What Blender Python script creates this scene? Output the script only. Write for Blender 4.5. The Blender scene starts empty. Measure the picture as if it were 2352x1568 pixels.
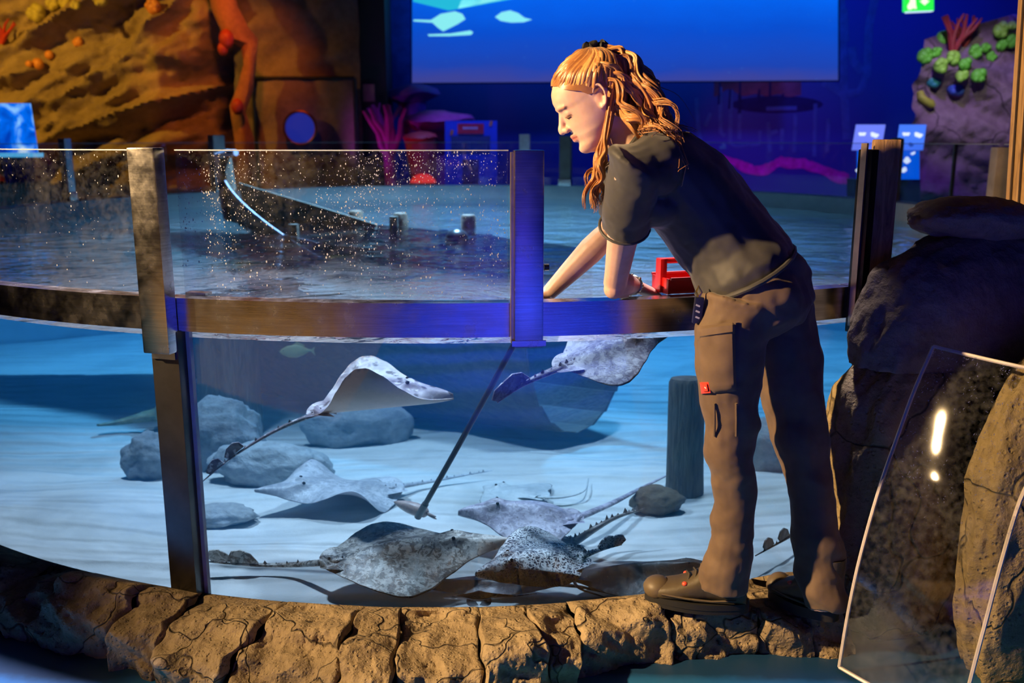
import bpy, bmesh, math, random
import numpy as np
from mathutils import Vector, Matrix, noise as mn
R = random.Random(7)
sc = bpy.context.scene
COL = sc.collection
rad = math.radians
# ------------------------------------------------------------------ camera
FPX, HOR, CH = 2150.0, 320.0, 1.33            # focal length (px of 2352), horizon row, camera height
TH = math.atan((784 - HOR) / FPX)
cam = bpy.data.cameras.new('camera'); camo = bpy.data.objects.new('camera', cam); COL.objects.link(camo)
cam.sensor_width = 36; cam.lens = FPX * 36 / 2352
camo.location = (0, 0, CH); camo.rotation_euler = (rad(90) - TH, 0, 0)
cam.clip_start = 0.05; cam.clip_end = 60
cam.dof.use_dof = True; cam.dof.focus_distance = 2.35; cam.dof.aperture_fstop = 3.2
sc.camera = camo
# ------------------------------------------------------------------ view, world
sc.view_settings.view_transform = 'Standard'; sc.view_settings.look = 'None'
sc.view_settings.gamma = 1; sc.view_settings.use_curve_mapping = False
sc.view_settings.exposure = 0.0
sc.cycles.max_bounces = 10; sc.cycles.transparent_max_bounces = 24
sc.cycles.diffuse_bounces = 2; sc.cycles.glossy_bounces = 3; sc.cycles.transmission_bounces = 6; sc.cycles.volume_bounces = 1
sc.cycles.caustics_reflective = False; sc.cycles.caustics_refractive = False
sc.cycles.sample_clamp_indirect = 4; sc.cycles.use_adaptive_sampling = True; sc.cycles.adaptive_threshold = .05
w = bpy.data.worlds.new('world'); sc.world = w; w.use_nodes = True
w.node_tree.nodes['Background'].inputs[0].default_value = (0.10, 0.14, 0.45, 1)
w.node_tree.nodes['Background'].inputs[1].default_value = 0.012
# ------------------------------------------------------------------ lamps of the hall and an added fill
def aim(o, to):
    o.rotation_euler = (Vector(to) - o.location).to_track_quat('-Z', 'Y').to_euler()
def spot(name, loc, to, power, col, angle, blend=.3, size=.05):
    l = bpy.data.lights.new(name, 'SPOT'); l.energy = power; l.color = col
    l.spot_size = rad(angle); l.spot_blend = blend; l.shadow_soft_size = size
    o = bpy.data.objects.new(name, l); COL.objects.link(o); o.location = loc; aim(o, to); return o
def area(name, loc, to, power, col, sx, sy, spread=180):
    l = bpy.data.lights.new(name, 'AREA'); l.energy = power; l.color = col; l.shape = 'RECTANGLE'
    l.size = sx; l.size_y = sy; l.spread = rad(spread)
    o = bpy.data.objects.new(name, l); COL.objects.link(o); o.location = loc; aim(o, to); return o
WARM = (1.0, 0.66, 0.32)
spot('warm_track_spot', (-3.25, 1.24, 2.5), (.30, 2.2, 1.15), 1750, WARM, 56, .9, .06)
spot('tank_spot_near', (-1.3, 3.6, 3.5), (-.9, 3.3, 0), 2350, (.98, .86, .99), 62, .8, .12)
spot('tank_spot_middle', (.6, 3.9, 3.5), (.3, 3.5, 0), 1850, (1.0, .86, .97), 56, .8, .12)
spot('tank_spot_far', (-.4, 6.4, 3.5), (-.4, 6.3, 0), 4200, (.30, .66, 1.0), 84, .7, .12)
spot('blue_wall_wash', (1.2, 8.6, 3.4), (1.2, 11.4, 1.2), 130, (.03, .08, 1.0), 120, .8, .2)
spot('blue_wall_wash_b', (4.6, 8.6, 3.4), (4.4, 11.4, 1.4), 130, (.03, .07, 1.0), 110, .8, .2)
spot('amber_rock_flood', (-5.6, 6.4, 3.7), (-4.3, 9.6, 1.9), 420, (1.0, .50, .06), 62, .8, .1)
spot('orange_rock_flood', (-2.2, 7.6, 3.4), (-2.75, 9.5, 2.0), 120, (1.0, .22, .03), 46, .8, .1)
spot('violet_room_wash', (.9, -1.9, 3.5), (.7, -1.7, 0), 3600, (.24, .14, 1.0), 75, .7, .2)
spot('warm_floor_fill', (-3.0, -.4, 3.5), (-2.6, -.3, 0), 1100, WARM, 60, .7, .2)  # added out of view to warm the floor that the steel rail mirrors
spot('blue_floor_wash', (.75, 1.25, 3.6), (.75, 1.6, 0), 260, (.03, .30, 1.0), 19, .6, .05)
spot('blue_floor_wash_b', (-1.9, 1.2, 3.6), (-1.75, 1.75, 0), 300, (.03, .30, 1.0), 19, .6, .05)
# ------------------------------------------------------------------ pixel -> ray helpers
sT, cT = math.sin(TH), math.cos(TH)
CAMP = Vector((0, 0, CH))
def ray(x, y):
    u = (x - 1176) / FPX; v = (784 - y) / FPX
    return Vector((u, cT + sT * v, -sT + cT * v))
def at_z(x, y, z):
    d = ray(x, y); return CAMP + d * ((z - CH) / d.z)
def at_y(x, y, Y):
    d = ray(x, y); return CAMP + d * (Y / d.y)
ECX, ECY, EA, EB = -.22, 5.42, 2.8, 3.07        # the oval tank
ZR0, ZR1, ZW, ZG, ZS = .839, .927, .815, 1.302, .05   # rail bottom/top, water, glass top, sand
def E(t, o=0.0, z=0.0):                         # t degrees, 0 = nearest point, positive to the right; o outward
    a = rad(t)
    n = Vector((math.sin(a) * EB, -math.cos(a) * EA, 0)).normalized()
    return Vector((ECX + EA * math.sin(a), ECY - EB * math.cos(a), z)) + n * o
def En(t):
    a = rad(t); return Vector((math.sin(a) * EB, -math.cos(a) * EA, 0)).normalized()
def ell_hit(o, d, off=0.0, far=False):
    A, B = EA + off, EB + off
    ox, oy = (o.x - ECX) / A, (o.y - ECY) / B; dx, dy = d.x / A, d.y / B
    a = dx * dx + dy * dy; b = 2 * (ox * dx + oy * dy); c = ox * ox + oy * oy - 1
    q = b * b - 4 * a * c
    if q < 0: return None
    q = math.sqrt(q); s = (-b + q) / (2 * a) if far else (-b - q) / (2 * a)
    return o + d * s
def rim_t(p): return math.degrees(math.atan2((p.x - ECX) / EA, -(p.y - ECY) / EB))
def at_rim(x, y, off=0.0, far=False): return ell_hit(CAMP, ray(x, y), off, far)
WOFF = -.012
def under(x, y, z=None, t=None):
    """point seen at a pixel through the flat-sided water: on height z, or t metres behind the pane"""
    d = ray(x, y).normalized(); p = ell_hit(CAMP, d, WOFF)
    n = Vector(((p.x - ECX) / (EA + WOFF) ** 2, (p.y - ECY) / (EB + WOFF) ** 2, 0)).normalized()
    e = 1 / 1.33; ci = -n.dot(d); r = d * e + n * (e * ci - math.sqrt(1 - e * e * (1 - ci * ci)))
    if z is not None: return p + r * ((z - p.z) / r.z)
    return p + r * t
def over(x, y): return at_z(x, y, ZW)
# ------------------------------------------------------------------ objects
def link(o, parent=None):
    COL.objects.link(o)
    if parent is not None: o.parent = parent
    return o
def tag(o, label, cat=None, group=None, kind=None):
    if label: o['label'] = label
    if cat: o['category'] = cat
    if group: o['group'] = group
    if kind: o['kind'] = kind
    return o
def thing(name, loc, label, cat, group=None, rz=0):
    o = bpy.data.objects.new(name, None); o.empty_display_size = .05; link(o); o.location = loc; o.rotation_euler = (0, 0, rz)
    return tag(o, label, cat, group)
class MB:
    """collects geometry in world or local space and links it as one mesh"""
    def __init__(s): s.v = []; s.f = []; s.m = []
    def add(s, vs, fs, mi=0):
        b = len(s.v); s.v += [tuple(q) for q in vs]; s.f += [tuple(b + i for i in f) for f in fs]; s.m += [mi] * len(fs)
    def box(s, c, d, mat=None, mi=0):
        c = Vector(c); x, y, z = [k / 2 for k in d]
        vs = [Vector((a * x, b * y, e * z)) for a in (-1, 1) for b in (-1, 1) for e in (-1, 1)]
        if mat is not None: vs = [mat @ q for q in vs]
        s.add([c + q for q in vs], [(0, 1, 3, 2), (4, 6, 7, 5), (0, 4, 5, 1), (2, 3, 7, 6), (0, 2, 6, 4), (1, 5, 7, 3)], mi)
    def bbox(s, c, d, bev=.004, mat=None, mi=0):
        bm = bmesh.new(); bmesh.ops.create_cube(bm, size=1)
        for q in bm.verts: q.co = Vector((q.co.x * d[0], q.co.y * d[1], q.co.z * d[2]))
        bmesh.ops.bevel(bm, geom=bm.edges[:], offset=bev, segments=2, affect='EDGES', profile=.7)
        bm.verts.index_update()
        vs = [q.co.copy() for q in bm.verts]
        if mat is not None: vs = [mat @ q for q in vs]
        s.add([Vector(c) + q for q in vs], [[q.index for q in f.verts] for f in bm.faces], mi); bm.free()
    def tube(s, pts, rs, seg=8, caps=True, mi=0, flat=None, up=None):
        pts = [Vector(p) for p in pts]; n = len(pts)
        if not isinstance(rs, (list, tuple)): rs = [rs] * n
        b = len(s.v); prev = None; vs = []; fs = []
        for i, p in enumerate(pts):
            t = (pts[min(i + 1, n - 1)] - pts[max(i - 1, 0)])
            t = t.normalized() if t.length > 1e-9 else Vector((0, 0, 1))
            if prev is None:
                a = Vector(up) if up is not None else (Vector((0, 0, 1)) if abs(t.z) < .9 else Vector((1, 0, 0)))
            else: a = prev
            a = (a - t * a.dot(t)); a = a.normalized() if a.length > 1e-6 else t.orthogonal().normalized()
            prev = a; c = t.cross(a)
            r = rs[i]; ra, rb = r if isinstance(r, (tuple, list)) else (r, r * (flat or 1))
            for k in range(seg):
                g = 2 * math.pi * k / seg
                vs.append(p + a * (math.sin(g) * ra) + c * (math.cos(g) * rb))
        for i in range(n - 1):
            for k in range(seg):
                k2 = (k + 1) % seg
                fs.append((i * seg + k, i * seg + k2, (i + 1) * seg + k2, (i + 1) * seg + k))
        if caps:
            fs.append(tuple(range(seg - 1, -1, -1))); fs.append(tuple((n - 1) * seg + k for k in range(seg)))
        s.add(vs, fs, mi)
    def lathe(s, prof, c=(0, 0, 0), seg=24, mat=None, mi=0):
        vs = []; fs = []; n = len(prof); c = Vector(c)
        for r, z in prof:
            for k in range(seg):
                g = 2 * math.pi * k / seg; q = Vector((r * math.cos(g), r * math.sin(g), z))
                vs.append(c + (mat @ q if mat is not None else q))
        for i in range(n - 1):
            for k in range(seg):
                k2 = (k + 1) % seg; fs.append((i * seg + k, i * seg + k2, (i + 1) * seg + k2, (i + 1) * seg + k))
        fs.append(tuple(range(seg - 1, -1, -1))); fs.append(tuple((n - 1) * seg + k for k in range(seg)))
        s.add(vs, fs, mi)
    def grid(s, fn, nu, nv, mi=0, closeu=False):
        vs = [fn(i / nu, j / nv) for j in range(nv + 1) for i in range(nu + (0 if closeu else 1))]
        w_ = nu if closeu else nu + 1
        fs = [(j * w_ + i, j * w_ + (i + 1) % w_, (j + 1) * w_ + (i + 1) % w_, (j + 1) * w_ + i) for j in range(nv) for i in range(nu)]
        s.add(vs, fs, mi)
    def ball(s, c, r, seg=12, rings=8, mat=None, mi=0):
        r = r if isinstance(r, (tuple, list)) else (r, r, r); c = Vector(c); vs = []; fs = []
        for j in range(1, rings):
            a = math.pi * j / rings
            for k in range(seg):
                g = 2 * math.pi * k / seg
                q = Vector((r[0] * math.sin(a) * math.cos(g), r[1] * math.sin(a) * math.sin(g), r[2] * math.cos(a)))
                vs.append(c + (mat @ q if mat is not None else q))
        for j in range(rings - 2):
            for k in range(seg):
                k2 = (k + 1) % seg; fs.append((j * seg + k, (j + 1) * seg + k, (j + 1) * seg + k2, j * seg + k2))
        top = Vector((0, 0, r[2])); bot = -top
        if mat is not None: top = mat @ top; bot = mat @ bot
        n = len(vs); vs += [c + top, c + bot]
        for k in range(seg):
            k2 = (k + 1) % seg; fs.append((n, k, k2)); b = (rings - 2) * seg; fs.append((n + 1, b + k2, b + k))
        s.add(vs, fs, mi)
    def poly(s, pts, normal, th, mi=0):
        """flat outline given thickness th along normal"""
        n = Vector(normal).normalized() * th; k = len(pts); pts = [Vector(p) for p in pts]
        s.add([p for p in pts] + [p + n for p in pts],
              [tuple(range(k - 1, -1, -1)), tuple(range(k, 2 * k))] + [(i, (i + 1) % k, k + (i + 1) % k, k + i) for i in range(k)], mi)
    def build(s, name, mats, parent=None, smooth=True, base=None, angle=40):
        me = bpy.data.meshes.new(name)
        vs = s.v if base is None else [(Vector(q) - Vector(base)) for q in s.v]
        me.from_pydata([tuple(q) for q in vs], [], s.f)
        if not isinstance(mats, (list, tuple)): mats = [mats]
        for m in mats: me.materials.append(m)
        me.polygons.foreach_set('material_index', s.m)
        bm = bmesh.new(); bm.from_mesh(me); bmesh.ops.recalc_face_normals(bm, faces=bm.faces[:]); bm.to_mesh(me); bm.free()
        if smooth:
            me.shade_smooth()
            if angle: me.set_sharp_from_angle(angle=rad(angle))
        o = bpy.data.objects.new(name, me); link(o, parent)
        if base is not None: o.location = base
        return o
def struct(o, label=None): o['kind'] = 'structure'; return tag(o, label) if label else o
# ------------------------------------------------------------------ materials
_mats = {}
class NT:
    def __init__(s, name):
        s.mat = bpy.data.materials.new(name); s.mat.use_nodes = True; s.t = s.mat.node_tree
        s.bsdf = s.t.nodes['Principled BSDF']; s.out = s.t.nodes['Material Output']
    def n(s, typ, **kw):
        nd = s.t.nodes.new('ShaderNode' + typ)
        for k, v in kw.items():
            if k.startswith('i_'):
                key = k[2:]; key = int(key) if key.isdigit() else key.replace('_', ' ')
                s.put(nd.inputs[key], v)
            else: setattr(nd, k, v)
        return nd
    def put(s, inp, v):
        if isinstance(v, bpy.types.NodeSocket): s.t.links.new(v, inp)
        elif isinstance(v, bpy.types.Node): s.t.links.new(v.outputs[0], inp)
        else:
            if isinstance(v, tuple) and len(v) == 3 and inp.type == 'RGBA': v = (*v, 1)
            inp.default_value = v
    def coord(s, scale=(1, 1, 1), kind='Object', rot=(0, 0, 0)):
        c = s.n('TexCoord'); m = s.n('Mapping'); s.put(m.inputs[0], c.outputs[kind]); m.inputs['Scale'].default_value = scale
        m.inputs['Rotation'].default_value = rot; return m.outputs[0]
    def noise(s, scale, detail=4, rough=.55, co=None, dist=0):
        nd = s.n('TexNoise'); nd.inputs['Scale'].default_value = scale; nd.inputs['Detail'].default_value = detail
        nd.inputs['Roughness'].default_value = rough; nd.inputs['Distortion'].default_value = dist
        if co is not None: s.put(nd.inputs['Vector'], co)
        return nd.outputs[0]
    def voro(s, scale, co=None, feature='F1', rnd=1.0):
        nd = s.n('TexVoronoi', feature=feature); nd.inputs['Scale'].default_value = scale; nd.inputs['Randomness'].default_value = rnd
        if co is not None: s.put(nd.inputs['Vector'], co)
        return nd.outputs[0]
    def ramp(s, fac, stops, interp='LINEAR'):
        nd = s.n('ValToRGB'); s.put(nd.inputs[0], fac); cr = nd.color_ramp; cr.interpolation = interp
        while len(cr.elements) < len(stops): cr.elements.new(.5)
        for e, (p, c) in zip(cr.elements, stops):
            e.position = p; e.color = (*c, 1) if isinstance(c, tuple) else (c, c, c, 1)
        return nd.outputs[0]
    def mix(s, fac, a, b, blend='MIX'):
        nd = s.n('MixRGB', blend_type=blend); s.put(nd.inputs[0], fac); s.put(nd.inputs[1], a); s.put(nd.inputs[2], b); return nd.outputs[0]
    def math(s, op, a, b=0.0):
        nd = s.n('Math', operation=op); s.put(nd.inputs[0], a); s.put(nd.inputs[1], b); return nd.outputs[0]
    def bump(s, h, strength=.4, dist=.01, normal=None):
        nd = s.n('Bump'); nd.inputs['Strength'].default_value = strength; nd.inputs['Distance'].default_value = dist
        s.put(nd.inputs['Height'], h)
        if normal is not None: s.put(nd.inputs['Normal'], normal)
        return nd.outputs[0]
    def set(s, **kw):
        for k, v in kw.items(): s.put(s.bsdf.inputs[k.replace('_', ' ')], v)
        return s
def simple(name, col, rough=.5, metal=0.0, var=.25, vscale=8.0, bump=0.0, bscale=60.0, bdist=.003, **kw):
    """plain procedural material: colour with noise variation and fine relief"""
    if name in _mats: return _mats[name]
    m = NT(name); c = m.coord()
    f = m.noise(vscale, 4, .6, c)
    lo = tuple(k * (1 - var) for k in col); hi = tuple(min(1, k * (1 + var)) for k in col)
    m.set(Base_Color=m.ramp(f, [(.3, lo), (.7, hi)]), Roughness=rough, Metallic=metal)
    if bump: m.set(Normal=m.bump(m.noise(bscale, 4, .6, c), bump, bdist))
    if kw: m.set(**kw)
    _mats[name] = m.mat; return m.mat
def rockmat(name, lo, mid, hi, scale=3.0, bump=.6, rough=.85, crack=True, cw=.014):
    if name in _mats: return _mats[name]
    m = NT(name); c = m.coord()
    n1 = m.noise(scale, 8, .62, c, .4); n2 = m.noise(scale * 9, 6, .6, c)
    col = m.ramp(n1, [(.25, lo), (.5, mid), (.75, hi)])
    col = m.mix(.35, col, m.ramp(n2, [(.3, tuple(k * .5 for k in mid)), (.7, hi)]), 'MIX')
    h = m.math('ADD', m.math('MULTIPLY', n1, .8), m.math('MULTIPLY', n2, .45))
    if crack:
        wv = m.n('VectorMath', operation='ADD'); m.put(wv.inputs[0], c); m.put(wv.inputs[1], m.n('MixRGB', i_0=.75, i_1=m.n('TexNoise', i_Scale=scale * 1.6, i_Vector=c).outputs[1], i_2=(0, 0, 0)).outputs[0])
        e = m.voro(scale * .8, wv.outputs[0], 'DISTANCE_TO_EDGE'); k = m.ramp(m.math('ADD', e, m.math('MULTIPLY', n2, cw * 1.2)), [(cw * .7, 0.0), (cw * 1.7, 1.0)])
        pit = m.ramp(m.voro(scale * 16, c), [(.12, 0.0), (.3, 1.0)])
        h = m.math('ADD', h, m.math('MULTIPLY', k, .35)); h = m.math('ADD', h, m.math('MULTIPLY', pit, .12))
        col = m.mix(m.math('MULTIPLY', m.math('SUBTRACT', 1.0, k), .7), col, tuple(q * .25 for q in lo))
    m.set(Base_Color=col, Roughness=rough, Normal=m.bump(h, bump, .035)); _mats[name] = m.mat; return m.mat
def glow(name, col, strength):
    if name in _mats: return _mats[name]
    m = NT(name); m.set(Base_Color=tuple(k * .2 for k in col), Emission_Color=col, Emission_Strength=strength, Roughness=.5)
    _mats[name] = m.mat; return m.mat
def schlick(m, f0, normal=None):
    """reflectance of a smooth clear surface, the same from both sides"""
    lw = m.n('LayerWeight'); lw.inputs[0].default_value = .5
    if normal is not None: m.put(lw.inputs['Normal'], normal)
    return m.math('ADD', f0, m.math('MULTIPLY', m.math('POWER', lw.outputs['Facing'], 5.0), 1 - f0))
def clear_pane(name, tint, ior=1.45, rough=.02, smudge=0.0):
    """thin clear sheet: transparent with a Fresnel gloss and a few smudges"""
    if name in _mats: return _mats[name]
    m = NT(name); m.t.nodes.remove(m.bsdf)
    tr = m.n('BsdfTransparent'); tr.inputs[0].default_value = (*tint, 1)
    gl = m.n('BsdfGlossy'); gl.inputs['Roughness'].default_value = rough
    mx = m.n('MixShader'); m.put(mx.inputs[0], schlick(m, ((ior - 1) / (ior + 1)) ** 2)); m.put(mx.inputs[1], tr.outputs[0]); m.put(mx.inputs[2], gl.outputs[0])
    res = mx.outputs[0]
    if smudge:
        c = m.coord(); df = m.n('BsdfDiffuse'); df.inputs[0].default_value = (.75, .75, .78, 1)
        k = m.math('MULTIPLY', m.ramp(m.math('MULTIPLY', m.noise(5, 5, .6, c, .6), m.noise(60, 3, .6, c)), [(.2, 0.0), (.42, 1.0)]), smudge)
        m2 = m.n('MixShader'); m.put(m2.inputs[0], k); m.put(m2.inputs[1], res); m.put(m2.inputs[2], df.outputs[0]); res = m2.outputs[0]
    m.t.links.new(res, m.out.inputs[0]); _mats[name] = m.mat; return m.mat
def fbm(p, o=4, l=2.1, h=.9): return mn.fractal(Vector(p), h, l, o)
# ================================================================== the hall
M_floor = NT('dark_blue_floor'); c = M_floor.coord()
wv = M_floor.n('TexWave', wave_type='BANDS', bands_direction='Y'); wv.inputs['Scale'].default_value = .55; wv.inputs['Distortion'].default_value = 5; wv.inputs['Detail'].default_value = 1
M_floor.put(wv.inputs['Vector'], c)
M_floor.set(Base_Color=M_floor.ramp(M_floor.math('ADD', wv.outputs[1], M_floor.math('MULTIPLY', M_floor.noise(18, 4, .6, c), .2)), [(.35, (.008, .045, .12)), (.5, (.015, .12, .32)), (.8, (.03, .22, .52))]), Roughness=.5)
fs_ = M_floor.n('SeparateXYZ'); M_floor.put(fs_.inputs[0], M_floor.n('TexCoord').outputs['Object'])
tan_patch = M_floor.math('MULTIPLY', M_floor.math('LESS_THAN', M_floor.math('ABSOLUTE', M_floor.math('ADD', fs_.outputs[0], 2.7)), 1.5), M_floor.math('LESS_THAN', fs_.outputs[1], .5))   # unseen tan patch, added for the rail to reflect warm
M_floor.set(Base_Color=M_floor.mix(tan_patch, M_floor.bsdf.inputs['Base Color'].links[0].from_socket, (.34, .25, .14)))
M_floor = M_floor.mat
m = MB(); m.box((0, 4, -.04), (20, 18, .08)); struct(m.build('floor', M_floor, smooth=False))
M_dark = simple('black_ceiling_paint', (.012, .012, .016), .8)
m = MB(); m.box((0, 4, 4.04), (20, 18, .08)); struct(m.build('ceiling', M_dark, smooth=False))
mw = NT('deep_blue_mural_paint'); c = mw.coord()
sep = mw.n('SeparateXYZ'); mw.put(sep.inputs[0], mw.n('TexCoord').outputs['Object'])
hz = mw.ramp(mw.math('ADD', mw.math('MULTIPLY', sep.outputs[2], .25), mw.math('MULTIPLY', mw.noise(1.2, 4, .6, c), .25)), [(.1, (.05, .07, .32)), (.35, (.03, .06, .34)), (.6, (.05, .13, .36)), (.9, (.04, .08, .45))])
mw.set(Base_Color=hz, Roughness=.7); M_mural = mw.mat
YB = 11.5
m = MB(); m.box((0, YB + .05, 2), (20, .1, 4)); W_back = struct(m.build('wall_back', M_mural, smooth=False))
M_side = simple('dark_hall_wall', (.10, .09, .16), .75)
m = MB(); m.box((-8.5, 4, 2), (.1, 18, 4)); struct(m.build('wall_left', M_side, smooth=False))
m = MB(); m.box((7.5, 4, 2), (.1, 18, 4)); struct(m.build('wall_right', M_side, smooth=False))
m = MB(); m.box((0, -3.6, 2), (20, .1, 4)); struct(m.build('wall_front', simple('violet_hall_wall', (.45, .40, .75), .7), smooth=False))
# ================================================================== the tank
M_steel = NT('brushed_steel'); c = M_steel.coord((1, 1, 40))
M_steel.set(Base_Color=M_steel.ramp(M_steel.noise(6, 5, .6, c), [(.3, (.36, .34, .32)), (.7, (.52, .49, .46))]), Metallic=1.0,
            Roughness=M_steel.ramp(M_steel.noise(14, 5, .65, M_steel.coord()), [(.3, .12), (.75, .34)]), Normal=M_steel.bump(M_steel.noise(30, 4, .6, c), .06, .002))
M_steel = M_steel.mat
M_white = NT('pale_tank_paint'); c = M_white.coord()
M_white.set(Base_Color=M_white.ramp(M_white.noise(2.5, 6, .65, c), [(.3, (.36, .42, .46)), (.7, (.60, .64, .66))]), Roughness=.6); M_white = M_white.mat
def arc_box(mb, t0, t1, o0, o1, z0, z1, n, mi=0):
    vs = []; fs = []
    for i in range(n + 1):
        t = t0 + (t1 - t0) * i / n
        vs += [E(t, o0, z0), E(t, o1, z0), E(t, o1, z1), E(t, o0, z1)]
    for i in range(n):
        b = i * 4
        for k in range(4): fs.append((b + k, b + (k + 1) % 4, b + 4 + (k + 1) % 4, b + 4 + k))
    fs += [(3, 2, 1, 0), (n * 4, n * 4 + 1, n * 4 + 2, n * 4 + 3)]
    mb.add(vs, fs, mi)
TG = 58
m = MB(); arc_box(m, TG, 360 - TG, 0, .14, 0, ZR1, 120)
tag(m.build('tank_wall', M_white, base=E(180)), 'pale painted rim wall around the far side of the oval ray tank', 'tank wall')
# sand bed, gently rippled
ms = NT('white_sand'); c = ms.coord()
dist = ms.noise(1.7, 5, .6, c, 1.2)
wv = ms.n('TexWave', wave_type='BANDS', bands_direction='Y'); wv.inputs['Scale'].default_value = 2.2; wv.inputs['Distortion'].default_value = 7; wv.inputs['Detail'].default_value = 3
ms.put(wv.inputs['Vector'], ms.coord((.35, 1, 1)))
ms.set(Base_Color=ms.ramp(dist, [(.3, (.46, .47, .46)), (.6, (.72, .72, .70))]), Roughness=.9,
       Normal=ms.bump(ms.math('ADD', wv.outputs[1], ms.math('MULTIPLY', ms.noise(90, 3, .6, c), .1)), .8, .03))
M_sand = ms.mat
def sand_z(x, y):
    return ZS + .030 * fbm((x * .9, y * 1.8, 1)) + .016 * math.sin(x * 2.2 + 5 * y + 2 * fbm((x, y, 4))) * (.6 + fbm((x * .5, y * .5, 7)))
m = MB(); vs = [Vector((ECX, ECY, sand_z(ECX, ECY)))]; fs = []; NR, NA = 60, 160
for j in range(1, NR + 1):
    r = (j / NR)
    for k in range(NA):
        a = 2 * math.pi * k / NA; x = ECX + (EA - .02) * r * math.sin(a); y = ECY - (EB - .02) * r * math.cos(a)
        vs.append(Vector((x, y, sand_z(x, y))))
for k in range(NA): fs.append((0, 1 + k, 1 + (k + 1) % NA))
for j in range(NR - 1):
    for k in range(NA):
        b = 1 + j * NA; fs.append((b + k, b + (k + 1) % NA, b + NA + (k + 1) % NA, b + NA + k))
m.add(vs, fs); tag(m.build('sand_bed', M_sand), 'rippled white sand covering the bottom of the ray tank', 'sand', kind='stuff')
# water: clear body that bends the view through its upright side, with a reflecting top
def water_mat(name, side):
    m = NT(name); m.t.nodes.remove(m.bsdf)
    if side:
        rf = m.n('BsdfRefraction'); rf.inputs['IOR'].default_value = 1.33; rf.inputs['Roughness'].default_value = 0; rf.inputs[0].default_value = (1, 1, 1, 1)
        m.t.links.new(rf.outputs[0], m.out.inputs[0])
    else:
        c = m.coord((1, 1.0, 1), 'Object')
        h = m.math('ADD', m.noise(3.2, 3, .5, c, .6), m.math('MULTIPLY', m.noise(11, 3, .55, c, .3), .3))
        nb = m.bump(h, .55, .05)
        tr = m.n('BsdfTransparent'); gl = m.n('BsdfGlossy'); gl.inputs['Roughness'].default_value = .04; m.put(gl.inputs['Normal'], nb)
        mx = m.n('MixShader'); m.put(mx.inputs[0], schlick(m, .02, nb)); rf = m.n('BsdfRefraction'); rf.inputs['IOR'].default_value = 1.33; rf.inputs['Roughness'].default_value = 0; m.put(rf.inputs['Normal'], nb)
        th = m.n('MixShader'); th.inputs[0].default_value = .30; m.put(th.inputs[1], rf.outputs[0]); m.put(th.inputs[2], tr.outputs[0])
        m.put(mx.inputs[1], th.outputs[0]); m.put(mx.inputs[2], gl.outputs[0])
        m.t.links.new(mx.outputs[0], m.out.inputs[0])
    ab = m.n('VolumeAbsorption'); ab.inputs[0].default_value = (.08, .60, .86, 1); ab.inputs[1].default_value = .30
    vsx = m.n('VolumeScatter'); vsx.inputs[0].default_value = (.06, .42, .85, 1); vsx.inputs[1].default_value = .085; vsx.inputs['Anisotropy'].default_value = .0
    ad = m.n('AddShader'); m.put(ad.inputs[0], ab.outputs[0]); m.put(ad.inputs[1], vsx.outputs[0])
    m.t.links.new(ad.outputs[0], m.out.inputs['Volume']);
    return m.mat
woff = lambda t: WOFF if min(t, 360 - t) < TG - 1 else .02      # behind the window it reaches into the wall
NWS = 360; vs = []; fs = []
for k in range(NWS): vs.append(E(k * 360 / NWS, woff(k * 360 / NWS), .012))
for k in range(NWS): vs.append(E(k * 360 / NWS, woff(k * 360 / NWS), ZW))
m = MB(); m.add(vs, [(k, (k + 1) % NWS, NWS + (k + 1) % NWS, NWS + k) for k in range(NWS)], 1)
m.f += [tuple(range(NWS, 2 * NWS)), tuple(range(NWS - 1, -1, -1))]; m.m += [0, 1]
wo = m.build('water', [water_mat('water_top', False), water_mat('water_side', True)], angle=30)
if wo.data.polygons[0].normal.y > 0: wo.data.flip_normals()
tag(wo, 'clear blue water filling the oval ray tank', 'water', kind='stuff')
# near rail and posts
T_L = rim_t(at_rim(392, 700)); T_M = rim_t(at_rim(1207, 700)); T_R = rim_t(at_rim(1938, 640))
seams = [-TG, T_L, T_M, T_R, TG]
rail = thing('steel_rail', E(0, .02, ZR0), 'curved brushed steel rail running along the top of the tank window', 'rail')
def child(mb, name, mats, par, **k):
    """parts of a thing placed at its base: geometry given in world space"""
    o = mb.build(name, mats, par, base=par.location, **k); o.location = (0, 0, 0)
    if par.rotation_euler[2]: o.rotation_euler[2] = -par.rotation_euler[2]
    return o
for i in range(4):
    m = MB(); a, b = seams[i] + .08, seams[i + 1] - .08
    arc_box(m, a, b, -.022, .03, ZR0, ZR1, 40); child(m, 'rail_section', M_steel, rail, angle=30)
def post(t, z0, z1, wd, dp, label, extra=None, o=.0535, mat=M_steel):
    p = E(t, o, z0); n = En(t); tn = Vector((-n.y, n.x, 0))
    rot = Matrix((tn, n, Vector((0, 0, 1)))).transposed()
    r = thing('steel_post', p, label, 'post')
    m = MB(); m.bbox(p + Vector((0, 0, (z1 - z0) / 2)), (wd, dp, z1 - z0), .005, rot); child(m, 'upright', mat, r)
    if extra: extra(r, p, n, tn, rot)
    return r
def ext_left(r, p, n, tn, rot):
    q = E(T_L, .0165, 0); m = MB(); m.bbox(q + Vector((0, 0, .41)), (.082, .05, .86), .004, rot); child(m, 'lower_leg', simple('dark_steel', (.09, .085, .08), .32, .9), r)
    m = MB(); m.box(E(T_L + 1.4, -.028, ZR1 + .004), (.06, .03, .008), rot); child(m, 'glass_clip', M_steel, r)
    m = MB(); m.box(E(T_L, .044, .775), (.07, .008, .02), rot); child(m, 'bracket', M_steel, r)
post(T_L, .785, 1.31, .078, .045, 'tall scratched steel post standing on a dark lower leg by the left tank window', ext_left)
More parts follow.
